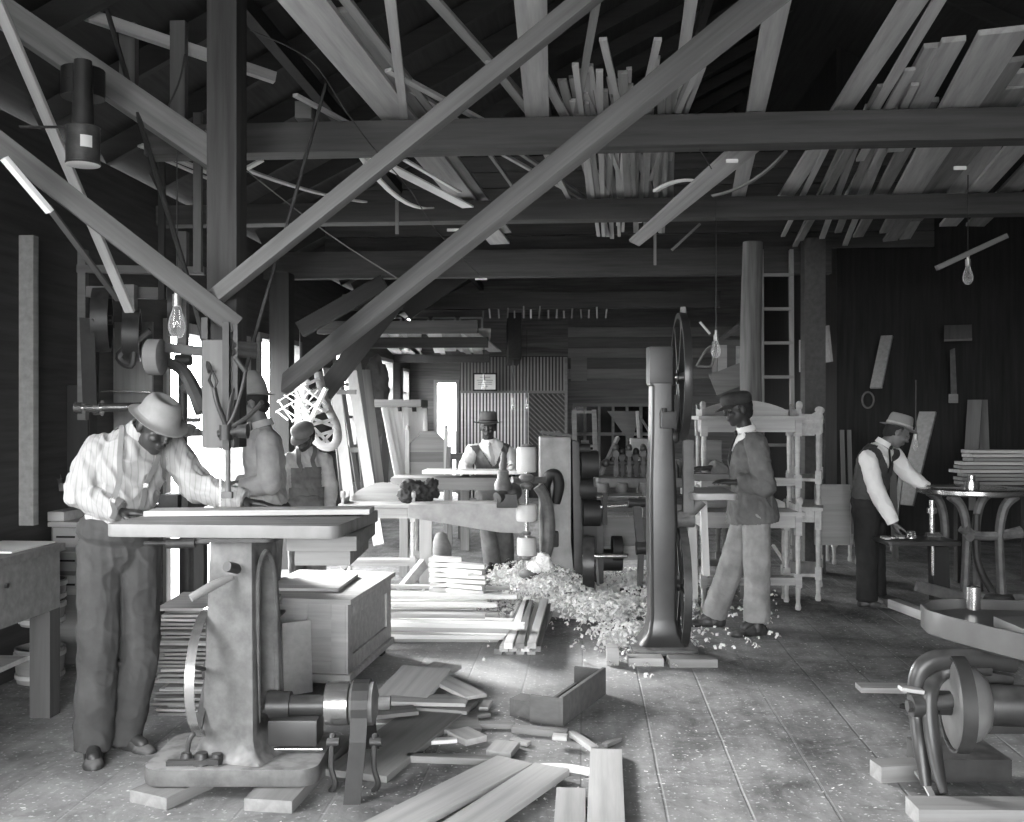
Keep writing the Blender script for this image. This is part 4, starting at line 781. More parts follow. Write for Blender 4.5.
mb=MB(); slab(mb,q(687,490).x,-.25,q(730,490).x,.3,q(0,497).z,q(0,490.5).z,.04); mb.build('saw_table',mat('saw_table_iron',.25,.4,amt=.2),s.o,bevel=.006)
MB().cyl(q(676,520),q(694,520),.05).tube([q(676,520),q(690,512),q(700,500)],[.05,.04,.05],n=10).build('table_arm',IRONG,s.o)
MB().bar(q(692,525,.1),q(694,598,.1),.05,.05,up=(0,1,0)).bar(q(703,500,.15),q(706,575,.2),.045,.05,up=(0,1,0)).build('table_legs',W_PALEZ,s.o)
mb=MB(); mb.ringtube([(.385,-.025),(.41,-.025),(.41,.025),(.385,.025)],q(681,585,.05),(1,-.05,0)); mb.cyl(q(672,585,.05),q(690,585,.05),.04)
for i in range(6):
    a=i*PI/3; sd,u,dd=frame(V((1,-.05,0))); e=sd*math.cos(a)+u*math.sin(a); c=q(681,585,.05); mb.bar(c+e*.03,c+e*.39,.03,.02,up=dd)
mb.build('lower_wheel',IRON,s.o)
MB().bar(q(672,440,.0),q(678,395,0),.04,.04,up=(0,1,0)).ell(q(673,437,-.05),(.05,.05,.05)).build('tension_lever',IRON,s.o)
off(645,660,.22,.12,0,.0,.05,'small wooden block under the left of the band saw foot',W_PALE,name='block',cat='block'); off(692,661,.3,.13,0,.0,.052,'wooden block under the right of the band saw foot',W_MID,name='block',cat='block')
mb=MB(); c=PZ(622,664,0); mb.box(c+V((-.1,-.05,0)),c+V((-.02,.08,.11))).build; o=mb.build('wedge_block',W_PALE,bevel=.01); tag(o,'rounded upright block left of the band saw foot','block')
t_=MB().lathe([(.06,0),(.062,.11),(.057,.11),(.055,.01),(.01,.01)],PZ(679,618,0)); tag(t_.build('tin',W_GREY),'small round tin behind the band saw column','tin')
# ---------- clear the far middle: benches, windows sash, screen, frames
for i,(a0,a1,y0,y1) in enumerate(((462,534,357,500),)):
    sc_=Fr('slatted_screen','tall screen of upright slats with a lattice panel against the rear wall','screen',513,18.4); q=sc_.L
    mb=MB(); px=461
    while px<566: mb.box(q(px,500)+V((0,-.02,0)),q(px+1.7,393 if px<530 else 392)+V((0,.02,0))) if px<528 else None; px+=3.3
    mb.build('lower_slats',W_WHITE,sc_.o)
    mb=MB(); px=461
    while px<566: mb.box(q(px,391)+V((0,-.02,0)),q(px+1.7,357)+V((0,.02,0))); px+=3.3
    mb.build('upper_slats',W_MIDZ,sc_.o)
    MB().box(q(460,500)+V((0,.021,0)),q(567,356)+V((0,.06,0))).build('backing',W_DARKZ,sc_.o)
    mb=MB()
    for k in range(-14,12):
        xa,xb=528,566; ya=400+k*5; yb=ya+38
        pa=(xa,ya); pb=(xb,yb)
        if ya<394: pa=(xa+(394-ya),394)
        if yb>445: pb=(xb-(yb-445),445)
        if pb[0]-pa[0]>3: mb.bar(q(*pa),q(*pb),.02,.025,up=(0,1,0))
    mb.build('lattice',W_MID,sc_.o)
    MB().bar(q(460,392),q(567,392),.04,.05).bar(q(566,357),q(566,500),.05,.05,up=(0,1,0)).bar(q(527,392),q(527,500),.04,.05,up=(0,1,0)).build('screen_rails',W_MID,sc_.o)
p_=Fr('framed_sheet','framed white certificate hanging on the slatted screen','picture',485,18.2); q=p_.L
MB().box(q(473,391)+V((0,.0,0)),q(497,373)+V((0,.03,0))).build('frame',W_DARK,p_.o); MB().box(q(474.5,389.5)+V((0,-.006,0)),q(495.5,374.5)+V((0,.0,0))).build('sheet',PAPER,p_.o)
mb=MB(); 
for y0,x0,x1 in ((377,480,490),(380,477,493),(382,478,492),(384,478,492),(386,482,488)): mb.box(q(x0,y0+.5)+V((0,-.012,0)),q(x1,y0)+V((0,-.006,0)))
mb.build('text_lines',W_GREY,p_.o)
wi=Fr('sash_window','dark multi-pane window bank in the board cladding','window',612,19.1); q=wi.L; tag(wi.o,kind='structure'); wi.o.name='window_6'
for k_ in ('label','category'): del wi.o[k_]
MB().box(q(574,462)+V((0,.02,0)),q(655,405)+V((0,.03,0))).build('pane',mat('dark_room_glass',.01,.1,spec=.8),wi.o)  # unlit room behind is put into the pane colour as near-black
mb=MB()
for px in (574,585,599,613,627,641,655): mb.bar(q(px,405),q(px,463),.05,.05,up=(0,1,0))
for py in (405,434,463): mb.bar(q(573,py),q(656,py),.05,.06)
mb.build('window_frame',W_MID,wi.o)
le=Fr('open_frame','pale empty frame leaning before the dark window bank','frame',588,15.5); q=le.L
MB().bar(q(576,500),q(574,410),.07,.04,up=(0,1,0)).bar(q(597,500,-.2),q(594,410,.1),.07,.04,up=(0,1,0)).bar(q(573,412),q(596,412),.05,.04).bar(q(576,446),q(597,446),.05,.04).build('sash_frame',W_MID,le.o)
mb=MB(); c=P(625,425,16); 
mb.hexa([P(607,411,16),P(640,411,16),P(640,411,16.06),P(607,411,16.06),P(628,440,16),P(632,443,16),P(632,443,16.06),P(628,440,16.06)][::1]); tag(mb.build('hanging_rag',W_GREY,bevel=.01),'rumpled grey rag hanging in front of the dark window bank','rag')
for px,w_,y0,y1,l in ((580,.3,357,382,'brown paper sheet pinned on the cladding above the window bank'),): tag(MB().box(P(px-9,y1-1,19.0),P(px+7,y0,19.05)).build('pinned_sheet',W_MID),l,'sheet')
board(P(640,462,15.8),P(637,411,15.8),.1,.04,W_PALEZ,'pale upright board before the right part of the window bank','board','upright_board')
board(P(641,418,15.7),P(654,440,15.7),.1,.03,W_GREY,'slanting grey board before the window bank, by the band saw column','board','slanting_board')
# long benches along the far middle
for (x0,x1,y0,d_,h_,l) in ((560,735,478,13.0,.12,'long workbench far behind the boring machine'),(345,470,486,12.5,.08,'long bench under the windows behind the moulding machine')):
    f=Fr('work_bench',l,'bench',(x0+x1)//2,d_); q=f.L
    a=q(x0,y0); b=q(x1,y0); MB().box((a.x,0,a.z-h_),(b.x,.7,a.z)).build('bench_top',W_MID,f.o)
    for x in (a.x+.1,0,b.x-.1):
        for y in (.06,.62): MB().cbox((x,y,(a.z-h_)/2),(.1,.1,a.z-h_)).build('leg',W_GREY,f.o)
    MB().box((a.x+.16,.03,.3),(-.06,.05,.42)).box((.06,.03,.3),(b.x-.16,.05,.42)).build('stretcher',W_GREY,f.o)
# far clutter on the benches
for px,py,d_,w,h,l,m_ in ((690,478,13.1,.5,.25,'grey open box on the far bench right of the band saw',W_MID),(585,478,13.2,.3,.16,'low grey box on the far bench at its left end',W_GREY),(712,478,13.2,.25,.5,'tall pale case on the far bench behind the washstand',W_MID)):
    g_=P(px,py,d_); tag(MB().box(g_+V((-w/2,0,0)),g_+V((w/2,.3,h))).build('case',m_,bevel=.01),l,'box')
# hung cabinet and panels left of the log post
hc=Fr('wall_cabinet','pale tilted hanging cabinet left of the log post','cabinet',728,11.5); q=hc.L
MB().box(q(717,378),q(741,340)+V((0,.3,0))).build('body',W_GREY,hc.o,bevel=.01); MB().box(q(718,377,-.02),q(727,345,-.02)+V((0,.01,0))).build('door',W_PALE,hc.o); MB().box(q(736,372,-.02),q(741,346,-.02)+V((0,.01,0))).build('door',W_PALE,hc.o); MB().bar(q(714,345,-.03),q(738,326,-.03),.06,.05).build('cornice',W_GREY,hc.o)
MB().bar(q(713,385,-.03),q(746,372,-.03),.03,.25).build('lower_board',W_MID,hc.o)
tag(MB().tube([P(697,366,10.8),P(705,352,10.8),P(712,347,10.8),P(712,365,10.8),P(698,366,10.8)],.015).build('wire_bracket',W_MID),'bent wooden hanger beside the clear bulb','hanger')
board(P(700,322,10),P(710,334,10),.03,.02,W_WHITE,'bright little stick over the bulb beside the band saw','stick','bright_stick')
for px,py,L_,l in ((767,338,24,'bright vertical slit board left of the dark post'),): board(P(801,372,10.6),P(801,340,10.6),.04,.02,W_PALE,'narrow bright board left of the square dark post','board','narrow_board')
board(P(829,362,10.2),P(826,326,10.2),.2,.02,W_MIDZ,'shield shaped template hung right of the square dark post','template','hung_template',taper=.8)
board(P(773,545,8.9),P(793,575,9),.03,.02,W_WHITE,'bright slat seen through the washstand legs','stick','bright_stick')
# ---------- leaning lumber, ladders and ornaments at the back left
def lean(px0,py0,px1,py1,d,w,t,m,l,name='leaning_board',cat='board',dd=.5,**k): return board(P(px0,py0,d),P(px1,py1,d+dd),w,t,m,l,cat,name,**k)
f=Fr('rack_ladder','tall pale ladder frame leaning by the second window','ladder',365,10.6); q=f.L
MB().bar(q(355,545,-.2),q(334,372,.5),.11,.05,up=(0,1,0)).build('rail',W_PALEZ,f.o); MB().bar(q(379,545,-.2),q(352,372,.5),.11,.05,up=(0,1,0)).build('rail',W_PALEZ,f.o)
for y0,x0,x1 in ((392,337,356),(450,345,366)): MB().bar(q(x0,y0,.25),q(x1,y0,.25),.06,.05).build('rung',W_MID,f.o)
for a in ((343,500,331,375,10.9,.05,'thin dark strip left in the sheaf leaning by the second window'),(361,505,341,380,11.0,.05,'thin dark strip right in the sheaf leaning by the second window'),(352,515,326,368,11.1,.09,'broad grey board behind the leaning ladder frame')): lean(*a[:5],a[5],.03,W_GREY,a[6])
lean(372,520,356,362,11.8,.2,.03,W_GREY,'rough curved slab leaning right of the ladder frame',taper=.6); lean(381,505,366,370,12,.14,.03,W_MID,'second rough slab right of the ladder frame',taper=.7)
rnd=random.Random(9)
for i in range(9):
    x0=388+i*4.2; lean(x0+14-i,500,x0-4+i*.8,405+rnd.uniform(-2,8),11.7+.05*i,.07,.02,W_WHITE,'%s from the left of the bright boards leaning at the back left'%ordn(i),dd=.5,group='bright boards leaning at the back left')
lean(383,500,388,405,12.3,.1,.03,W_DARK,'dark board at the left of the bright leaning boards'); lean(420,492,392,480,12.0,.05,.02,W_PALE,'short strip across the foot of the bright boards')
tag(MB().box(P(374,407,12.2),P(428,400,12.7)).build('shelf_plank',W_MID,bevel=.005),'thick shelf plank above the bright leaning boards','shelf')
for i,(px,py) in enumerate(((396,495),(404,492),(399,488))): board(P(px,py,12),P(px+10,py-14,12.1),.06,.02,W_PALE,'%s of the small tilted pieces at the foot of the bright boards'%ordn(i),'offcut','tilted_piece','small tilted pieces')
hb=Fr('headboard','dark panelled bedstead headboard with pointed side posts','headboard',427,11.2); q=hb.L
pts=[(409,476),(409,444),(418,436),(421,431),(436,431),(440,436),(444,440),(444,476)]; MB().prism([(q(x,y).x,q(x,y).z) for x,y in pts],(0,0,0),(1,0,0),(0,0,1),(0,.03,0)).build('panel',W_MID,hb.o,bevel=.005)
for px in (407.5,446): MB().bar(q(px,520,0),q(px,430,0),.045,.05,up=(0,1,0)).lathe([(.02,0),(.025,.03),(.005,.06)],q(px,430)).build('post',W_PALEZ,hb.o)
MB().box(q(410,462)+V((0,-.01,0)),q(443,452)+V((0,0,0))).build('inset_rail',W_GREY,hb.o)
# dark pair of boxes / sawhorses near door
c_=Fr('tall_stool','plain wooden trestle between headboard and the man in the vest','trestle',457,11.4); q=c_.L
MB().box(q(444,457)+V((0,0,-.03)),q(468,454)+V((0,.25,0))).build('trestle_top',W_MID,c_.o)
for px in (448,465): MB().bar(q(px,458,.1),V((q(px,458,.1).x,.1,0)),.1,.08,up=(0,1,0)).build('leg',W_MIDZ,c_.o)
lean(444,560,449,447,10.4,.05,.03,W_GREY,'pole leaning between the headboard and the trestle',name='leaning_pole',cat='pole')
ob=tag(MB().lathe([(.1,0),(.1,.3),(.05,.42),(.02,.44)],P(441,555,9.6)*1.0+V((0,0,-.0))).build('round_jar',W_MID),'round shouldered jar behind the bracket blanks','jar'); ob.location.z=0
# ornament of crossed white sticks
n=Fr('stick_ornament','hanging white ornament of crossed thin sticks, left of the curved hoop','ornament',300,9.3); q=n.L
mb=MB(); rs=random.Random(4)
for a,b in (((278,400),(292,420)),((288,392),(322,411)),((277,402),(306,384)),((292,422),(318,390)),((283,408),(309,426)),((299,383),(314,396)),((284,395),(310,412)),((305,388),(325,404)),((296,424),(320,398)),((276,412),(300,398)),((288,420),(278,412)),((310,390),(296,408)),((303,418),(291,404)),((318,409),(306,400))):
    mb.bar(q(a[0],a[1],rs.uniform(-.12,.12)),q(b[0],b[1],rs.uniform(-.12,.12)),.012,.012)
mb.bar(q(308,426),q(326,388,-.1),.035,.035).bar(q(296,390,.1),q(312,424,-.1),.02,.02); mb.build('sticks',W_WHITE,n.o)
MB().cyl(q(300,384),q(300,330),.005,n=6).build('string',IRON,n.o)
h=Fr('curved_hoop','tall oval pale hoop strung with lattice slats, leaning by the window','hoop',325,9.8); q=h.L
path=[q(306,380,.1),q(304,395,.06),q(306,415,.03),(q(311,432,0)),q(319,444,0),q(330,447,0),(q(337,440,0)),q(336,425,.02),q(328,408,.05),q(322,390,.08),q(318,372,.1)]
MB().tube(path,.045,n=8,flat=.5).build('rim',W_MID,h.o)
mb=MB()
for a,b in (((306,385),(320,378)),((305,395),(322,388)),((305,405),(326,400)),((308,416),(329,409)),((311,425),(334,419)),((316,436),(336,430)),((306,388),(322,398)),((307,402),(327,412)),((311,418),(333,426)),((314,428),(330,444)),((322,443),(336,428))): mb.bar(q(*a),q(*b),.022,.03)
mb.build('slats',W_GREY,h.o)
# right bay: things leaning in the dark
for px0,py0,px1,py1,d_,w,m_,l in ((905,505,928,412,11.9,.22,W_MIDZ,'broad plank leaning in the dark right bay behind the vested man'),(876,388,887,336,12.2,.14,W_MIDZ,'board hanging aslant high on the dark partition'),(896,590,893,470,10.8,.07,W_GREY,'dark upright strip behind the forearms of the vested man'),(968,510,975,400,12,.16,W_GREY,'board leaning behind the stack of planks at far right'),(985,480,982,400,12.1,.12,W_GREY,'second board leaning behind the stack of planks at far right'),(958,340,958,326,12.4,.3,W_GREY,'short grey board fixed on the partition at upper right'),(890,570,901,475,11.4,.05,W_MIDZ,'thin pale strip leaning under the broad plank')):
    d_=min(d_,11.75); board(P(px0,py0,d_),P(px1,py1,d_+.25),w,.03,m_,l,'board','leaning_board')
tag(MB().box(P(874,421,12.35),P(889,405,12.4)).build('pinned_sheet',W_PALE),'small pale sheet pinned to the dark partition left of the hat','sheet')
tag(MB().box(P(846,380,12.4),P(864,366,12.45)).build('framed_board',W_GREY),'faint framed board on the dark partition','frame')
rnd=random.Random(12); z0=P(975,483,9.4).z-.0
tag(MB().box(P(952,488,9.2)+V((0,0,-.04)),P(1030,486,9.8)).build('plank_shelf',W_GREY),'grey shelf carrying the stack of planks at far right','shelf')
for i in range(9):
    a=P(958+rnd.uniform(-4,6)+max(0,i-3)*2,480-i*4.3,9.4+rnd.uniform(-.05,.05)); a.z=P(958,486,9.4).z+.03+i*.037; board(a,a+V((.9,.07+rnd.uniform(-.06,.06),0)),.2,.03,rnd.choice([W_MID,W_PALE,W_MID]),'%s from the bottom in the stack of planks at far right'%ordn(i),'plank','stacked_plank','planks stacked at far right')
tr_=thing('shelf_trestle','dark trestle legs under the shelf at far right','trestle')
for px in (952,1020): MB().box(P(px,488,9.3)+V((.05,.0,-.9)),P(px,488,9.3)+V((.15,.1,-.04))).build('leg',W_DARK,tr_)
# ---------- shaper with a round table, drill and low table at right
s=Fr('shaper','iron shaper with a bright round table on arched legs at right','shaper',970,7.9); q=s.L; z=q(0,490).z; cx=q(986,490).x
MB().lathe([(.05,-.05),(.40,-.05),(.42,-.035),(.42,-.006),(.40,0),(.27,0),(.265,-.008),(.25,-.008),(.245,0),(.05,0)],(cx,.25,z),n=40).build('round_table',STEEL,s.o)
for sx in (-1,1):
    for y in (.05,.45): MB().tube([(cx+sx*.26,y,z-.05),(cx+sx*.17,y,z-.14),(cx+sx*.13,y,z-.35),(cx+sx*.14,y,.3),(cx+sx*.15,y,.1)],[.05,.045,.042,.04,.05],n=8,flat=.8).build('leg',IRONG,s.o)
MB().tube([(cx-.16,.05,z-.3),(cx-.08,.05,z-.36),(cx+.1,.05,z-.37),(cx+.3,.05,z-.34)],[.05,.035,.035,.05],n=8).cyl((cx-.14,.02,z-.37),(cx-.14,-.03,z-.37),.035).build('cross_casting',IRONG,s.o)
MB().bar((cx-.55,.0,.22),(cx-.1,.05,.1),.06,.09).bar((cx-.1,.05,.1),(cx+.5,.05,.1),.08,.1).build('base_rails',IRONG,s.o,bevel=.01)
MB().lathe([(.1,0),(.12,.03),(.12,.1),(.1,.13)],(cx+.1,.0,.02),n=20).build('belt_drum',IRON,s.o)
MB().cyl((cx,.25,z),(cx,.25,z+.05),.06).cyl((cx,.25,z+.05),(cx,.25,z+.1),.03).build('spindle',STEEL,s.o)
ob=MB().tube([(cx-.03,.1,z-.2),(cx-.02,.1,.4),(cx+.1,.1,.15)],.03); ob.build('drive_belt',BELT,s.o)
t=Fr('low_table','low iron side table with small fittings before the vested man','table',915,7.9); q=t.L
mb=MB(); slab(mb,q(880,541).x,-.18,q(952,541).x,.22,q(0,543).z,q(0,539).z,.03); mb.build('table_top',IRON,t.o,bevel=.004)
MB().cyl(q(933,546),q(933,575),.014).cyl(q(932,500),q(932,538),.022).cyl(q(932,508),q(932,513),.04).cyl(q(926,536),q(940,536),.03).build('screw_post',STEEL,t.o)
MB().bar(q(938,546,.1),V((q(940,546,.1).x,.1,.0)),.13,.1,up=(0,1,0)).build('pedestal',BLACK,t.o)
for i,(px,py) in enumerate(((886,539),(893,538.5),(900,538),(912,537.5))): tag(MB().box(P(px-3,py,7.85)+V((0,-.05,0)),P(px+3,py-2,7.85)+V((0,.08,0))).build('small_fitting',STEEL if i%2 else W_PALE,bevel=.004),'%s from the left of the small fittings on the low side table'%ordn(i),'fitting','small fittings on the low side table')
tag(MB().cyl(P(911,538,7.9),P(911,531,7.9),.045,.03).build('metal_block',STEEL,bevel=.005),'small bright metal block under the hand of the vested man','block')
tag(MB().box(P(936,490,8.1)+V((0,0,0)),P(952,485,8.3)).build('guide_block',W_GREY,bevel=.005),'dark guide block at the left rim of the round table','block')
board(PZ(893,603,.05),PZ(933,618,.05),.09,.07,W_PALE,'squared beam lying on the floor before the shaper','beam','floor_beam'); board(PZ(880,598,.04),PZ(897,604,.04),.13,.06,W_GREY,'short dark beam lying behind the squared one','beam','short_beam')
off(892,688,.38,.12,-3,.0,.03,'pale board lying on the floor left of the jointer',name='floor_board',cat='board'); off(912,708,.12,.04,-45,.0,.02,'thin dark batten below the pale board at right',W_DARK)
off(897,770,.2,.1,8,.0,.07,'square block on the floor beside the jointer foot',W_MID,name='block',cat='block'); a=PZ(912,812,.03); board(a,a+V((.9,.05,0)),.14,.075,W_MID,'timber baulk at the bottom right corner','beam','baulk')
board(PZ(907,762,.03),PZ(934,800,.01),.025,.012,W_PALE,'thin bent stick leaning beside the jointer foot','stick','bent_stick',bend=.02)
# ---------- jointer in the right foreground
j=Fr('jointer','iron machine with a rounded pan table and curved goose neck legs in the right foreground','jointer',960,4.2); q=j.L
zt=.74
A=[j.W(PZ(925,606,zt)),j.W(PZ(922,612,zt))]
# table outline in plan, following the rounded left end and its long near side running to the right
c0=j.W(PZ(925,609,zt)); 
pl=[(c0.x,c0.y-.02),(c0.x+.03,c0.y+.12),(c0.x+.11,c0.y+.22),(c0.x+.25,c0.y+.26),(c0.x+1.1,c0.y+.1),(c0.x+1.0,c0.y-.95),(c0.x+.36,c0.y-.9),(c0.x+.11,c0.y-.35),(c0.x+.03,c0.y-.14)]
def shrink(pl,k):
    mx=sum(p[0] for p in pl)/len(pl); my=sum(p[1] for p in pl)/len(pl); return [(mx+(x-mx)*k,my+(y-my)*k) for x,y in pl]
mb=MB(); R3=[[mb.bm.verts.new((x,y,z)) for x,y in p] for p,z in ((shrink(pl,.9),zt-.115),(pl,zt-.1),(pl,zt),(shrink(pl,.965),zt),(shrink(pl,.94),zt-.045),(shrink(pl,.4),zt-.045))]
mb.skin(R3); mb.build('pan_table',mat('pan_iron',.1,.35,amt=.2,sc=5),j.o,bevel=.006)
mb=MB(); mb.box((c0.x+.2,c0.y-.5,zt-.04),(c0.x+.8,c0.y-.2,zt+.01)); mb.build('inner_plate',mat('inner_plate',.12,.4),j.o,bevel=.004)
MB().cyl((c0.x+.28,c0.y+.15,zt-.03),(c0.x+.28,c0.y+.15,zt+.07),.03).build('chrome_post',STEEL,j.o)
def ql(px,py,dy=0): return q(px,py,dy)
mb=MB(); ps=[ql(926,786,-.1),ql(921,745,-.05),ql(918,715),ql(917,692),ql(921,672),ql(932,662),ql(950,659),ql(985,659),ql(1015,662)]
mb.tube(ps,[.022,.035,.04,.042,.045,.046,.046,.046,.046],n=12,flat=.75); mb.build('goose_neck_leg',IRONP,j.o)
mb=MB(); ps=[ql(944,793,-.2),ql(938,770,-.15),ql(933,740,-.1),ql(930,712,-.07),ql(931,690,-.05),ql(938,676),ql(955,668),ql(990,668)]
mb.tube(ps,[.016,.028,.034,.034,.034,.034,.034,.034],n=12,flat=.7); mb.build('goose_neck_leg',IRONP,j.o)
MB().cyl(ql(911,706,-.05),ql(922,706,-.05),.045).cyl(ql(907,706,-.05),ql(913,706,-.05),.026,n=6).cyl(ql(918,706,-.05),ql(960,700,-.05),.03).build('shaft_boss',IRON,j.o)
MB().bar(ql(900,688,-.05),ql(922,691,-.05),.05,.015).build('oil_tray',W_PALE,j.o)
axd=V((1,-.15,.0)); c=ql(950,703,-.02)
MB().lathe([(.02,0),(.16,.0),(.185,.012),(.188,.03),(.186,.05),(.165,.06),(.15,.1),(.11,.14),(.05,.15)],c,axd,n=36).build('cone_pulley',STEEL if 0 else mat('pulley_steel',.3,.3,metal=.5,amt=.2),j.o)
MB().ringtube([(.19,.0),(.2,.0),(.2,.055),(.19,.055)],c,axd).build('pulley_belt',BELT,j.o)
MB().cyl(c-axd*.05,c,.05).build('hub',BLACK,j.o)
MB().cyl(c+axd*.14,c+axd*.5,.085).box(ql(975,735,.1),ql(1015,690,.35)).build('motor_housing',IRON,j.o,bevel=.02)
MB().box(ql(935,760,.0)*1,V((ql(1012,760).x,.3,.04))).build('base_plate',IRON,j.o)
MB().bar(ql(950,672,.05),ql(1010,682,.05),.06,.06).build('stay',IRON,j.o)
mb=MB(); g=PZ(915,770,0); mb.lathe([(.14,0),(.1,.02),(.05,.035),(.01,.04)],(g.x,g.y,0),n=18); tag(mb.build('dust_pile',mat('dark_dust',.1,.95,amt=.5,sc=40,bump=.6)),'small pile of dark dust round the jointer foot','dust',kind='stuff')
# ---------- further small things
f=Fr('bench_vise','dark iron vise behind the jigsaw table beside the forearm of the man in stripes','vise',172,6.0); q=f.L
zb=q(172,520).z
MB().box((-.12,-.06,zb),(.12,.1,zb+.06)).box((-.05,-.1,zb+.06),(.07,.06,zb+.16)).build('vise_body',IRON,f.o,bevel=.01); MB().cyl((-.14,-.02,zb+.1),(-.05,-.02,zb+.1),.02).cyl((-.14,-.02,zb+.02),(-.14,-.02,zb+.18),.008).build('screw',STEEL,f.o); MB().box((.09,-.1,zb+.03),(.13,.08,zb+.17)).build('jaw',IRON,f.o,bevel=.005)
s_=Fr('saw_stand','dark stand carrying the vise behind the jigsaw','stand',172,6.0); q=s_.L
MB().box((-.2,-.12,zb-.05),(.2,.2,zb)).build('stand_top',W_GREY,s_.o)
for x in (-.16,.16): MB().box((x-.03,.0,0),(x+.03,.08,zb-.05)).build('leg',W_DARKZ,s_.o)
mb=MB(); rnd=random.Random(3)
for i in range(7): 
    p=P(168+i*6,600-rnd.uniform(0,14),7.0); mb.ell((p.x,p.y,.09+rnd.uniform(0,.08)),(.11,.1,.09))
ragmb2=mb
# tools on the dark partition
T_=Fr('hand_saw','hand saw hanging on the dark partition above the round table','saw',955,11.9); q=T_.L
MB().prism([(q(x,y).x,q(x,y).z) for x,y in ((950,350),(955,348),(957,395),(951,396))],(0,0,0),(1,0,0),(0,0,1),(0,.004,0)).build('blade',IRONG,T_.o); MB().box(q(949,403)+V((0,-.01,0)),q(958,394)+V((0,.02,0))).build('handle',W_MID,T_.o,bevel=.01)
for i,(px,py,r) in enumerate(((925,366,.09),(940,372,.06),(868,400,.07))): tag(MB().tube([P(px,py,12.3)+V((r*math.cos(t),0,r*1.4*math.sin(t))) for t in [2*PI*k/16 for k in range(16)]],.012,closed=True).build('rope_coil',W_GREY),['larger of the two hoops hung on the dark partition above the hat','smaller of the two hoops hung on the dark partition above the hat','small hoop hung on the dark partition left of the hat'][i],'hoop')
for i,(px,l) in enumerate(((845,'left one of the two pale laths standing by the dark partition'),(852,'right one of the two pale laths standing by the dark partition'))): board(P(px,540,12.0),P(px-3,430,12.3),.05,.03,W_GREY,l,'lath','standing_lath')
# shirts and sacks on the end wall by the left windows
c=Fr('coat','dark coat hanging beside the second window at the back left','coat',383,12.9); q=c.L
ragmb3=MB()
for px,py,rx,rz_ in ((372,385,.1,.35),(379,400,.13,.5),(377,370,.07,.2)): ragmb3.ell(q(px,py),(rx,.07,rz_))
COATO=c.o
# bottles and small cases on the far bench
for i,px in enumerate((600,664,676,722)):
    g_=P(px,478,13.05); tag(MB().lathe([(.035,0),(.04,.01),(.04,.14),(.015,.19),(.015,.24)],g_).build('bottle',IRONG),'%s from the left of the bottles on the far workbench'%ordn(i),'bottle','bottles on the far workbench')
# ---------- people
def capsule(mb,a,b,ra,rb,n=14):
    a,b=V(a),V(b); sd,u,d=frame(b-a); R=Matrix((sd,u,d)).transposed()
    mb.cyl(a,b,ra,rb,n=n); mb.ell(a,(ra,ra,ra),R,n=n,m=8); mb.ell(b,(rb,rb,rb),R,n=n,m=8)
def chain(mb,pts,rs,n=14):
    for i in range(len(pts)-1): capsule(mb,pts[i],pts[i+1],rs[i],rs[i+1],n)
def bake(mb,name,m,parent,vox=.008,it=4,disp=0.,fs=(9,9,5),keep=None,seed=0.,floor=None):
    o=mb.build(name,m,parent,smooth=0)
    md=o.modifiers.new('r','REMESH'); md.mode='VOXEL'; md.voxel_size=vox
    if it: s=o.modifiers.new('s','SMOOTH'); s.factor=.5; s.iterations=it
    dg=bpy.context.evaluated_depsgraph_get(); me=bpy.data.meshes.new_from_object(o.evaluated_get(dg)); o.modifiers.clear(); old=o.data; o.data=me; bpy.data.meshes.remove(old)
    bm=bmesh.new(); bm.from_mesh(me)
    if disp or floor is not None:
        bm.normal_update()
        for v in bm.verts:
            if disp:
                p=v.co; q=V(((p.x+.5*p.z)*fs[0]*1.5+seed,p.y*fs[1]*1.5,(p.z-.4*p.x)*fs[2]*1.5)); w=noise.noise(q*.45)*1.1+noise.noise(q*1.5+V((3,7,seed)))*.6
                r=1-abs(noise.noise(q*.9+V((seed,2,5))))*3.2     # narrow ridges read as folds
                v.co+=v.normal*disp*(w+max(r,0)*1.1)
            if floor is not None and v.co.z<floor: v.co.z=floor
    if keep:
        bmesh.ops.delete(bm,geom=[f for f in bm.faces if not keep(f.calc_center_median())],context='FACES')
    bm.to_mesh(me); bm.free(); me.shade_smooth(); me.materials.clear(); me.materials.append(m); me.name=name
    return o
def basis(f,u):
    f=V(f).normalized(); u=V(u); u=(u-f*u.dot(f)).normalized(); s=f.cross(u)   # s = the figure's right
    return f,u,s
def head_shape(mb,c,f,u,s,k=1.):
    R=Matrix((s,f,u)).transposed()
    def e(a,b,d,r): mb.ell(c+s*(a*k)+f*(b*k)+u*(d*k),[x*k for x in r],R,n=18,m=12)
    e(0,-.012,.032,(.074,.096,.088)); e(0,.02,-.04,(.058,.066,.07)); e(0,.052,-.092,(.026,.026,.02)); e(0,.03,-.075,(.046,.05,.032))
    for a in (-1,1): e(a*.034,.062,-.02,(.024,.024,.022)); e(a*.074,-.008,-.005,(.011,.02,.032)); e(a*.028,.083,.028,(.026,.012,.01))
    e(0,.094,.01,(.010,.014,.026)); e(0,.103,-.016,(.015,.015,.012)); e(0,.084,-.046,(.026,.014,.0085)); e(0,.082,-.061,(.022,.013,.0085))
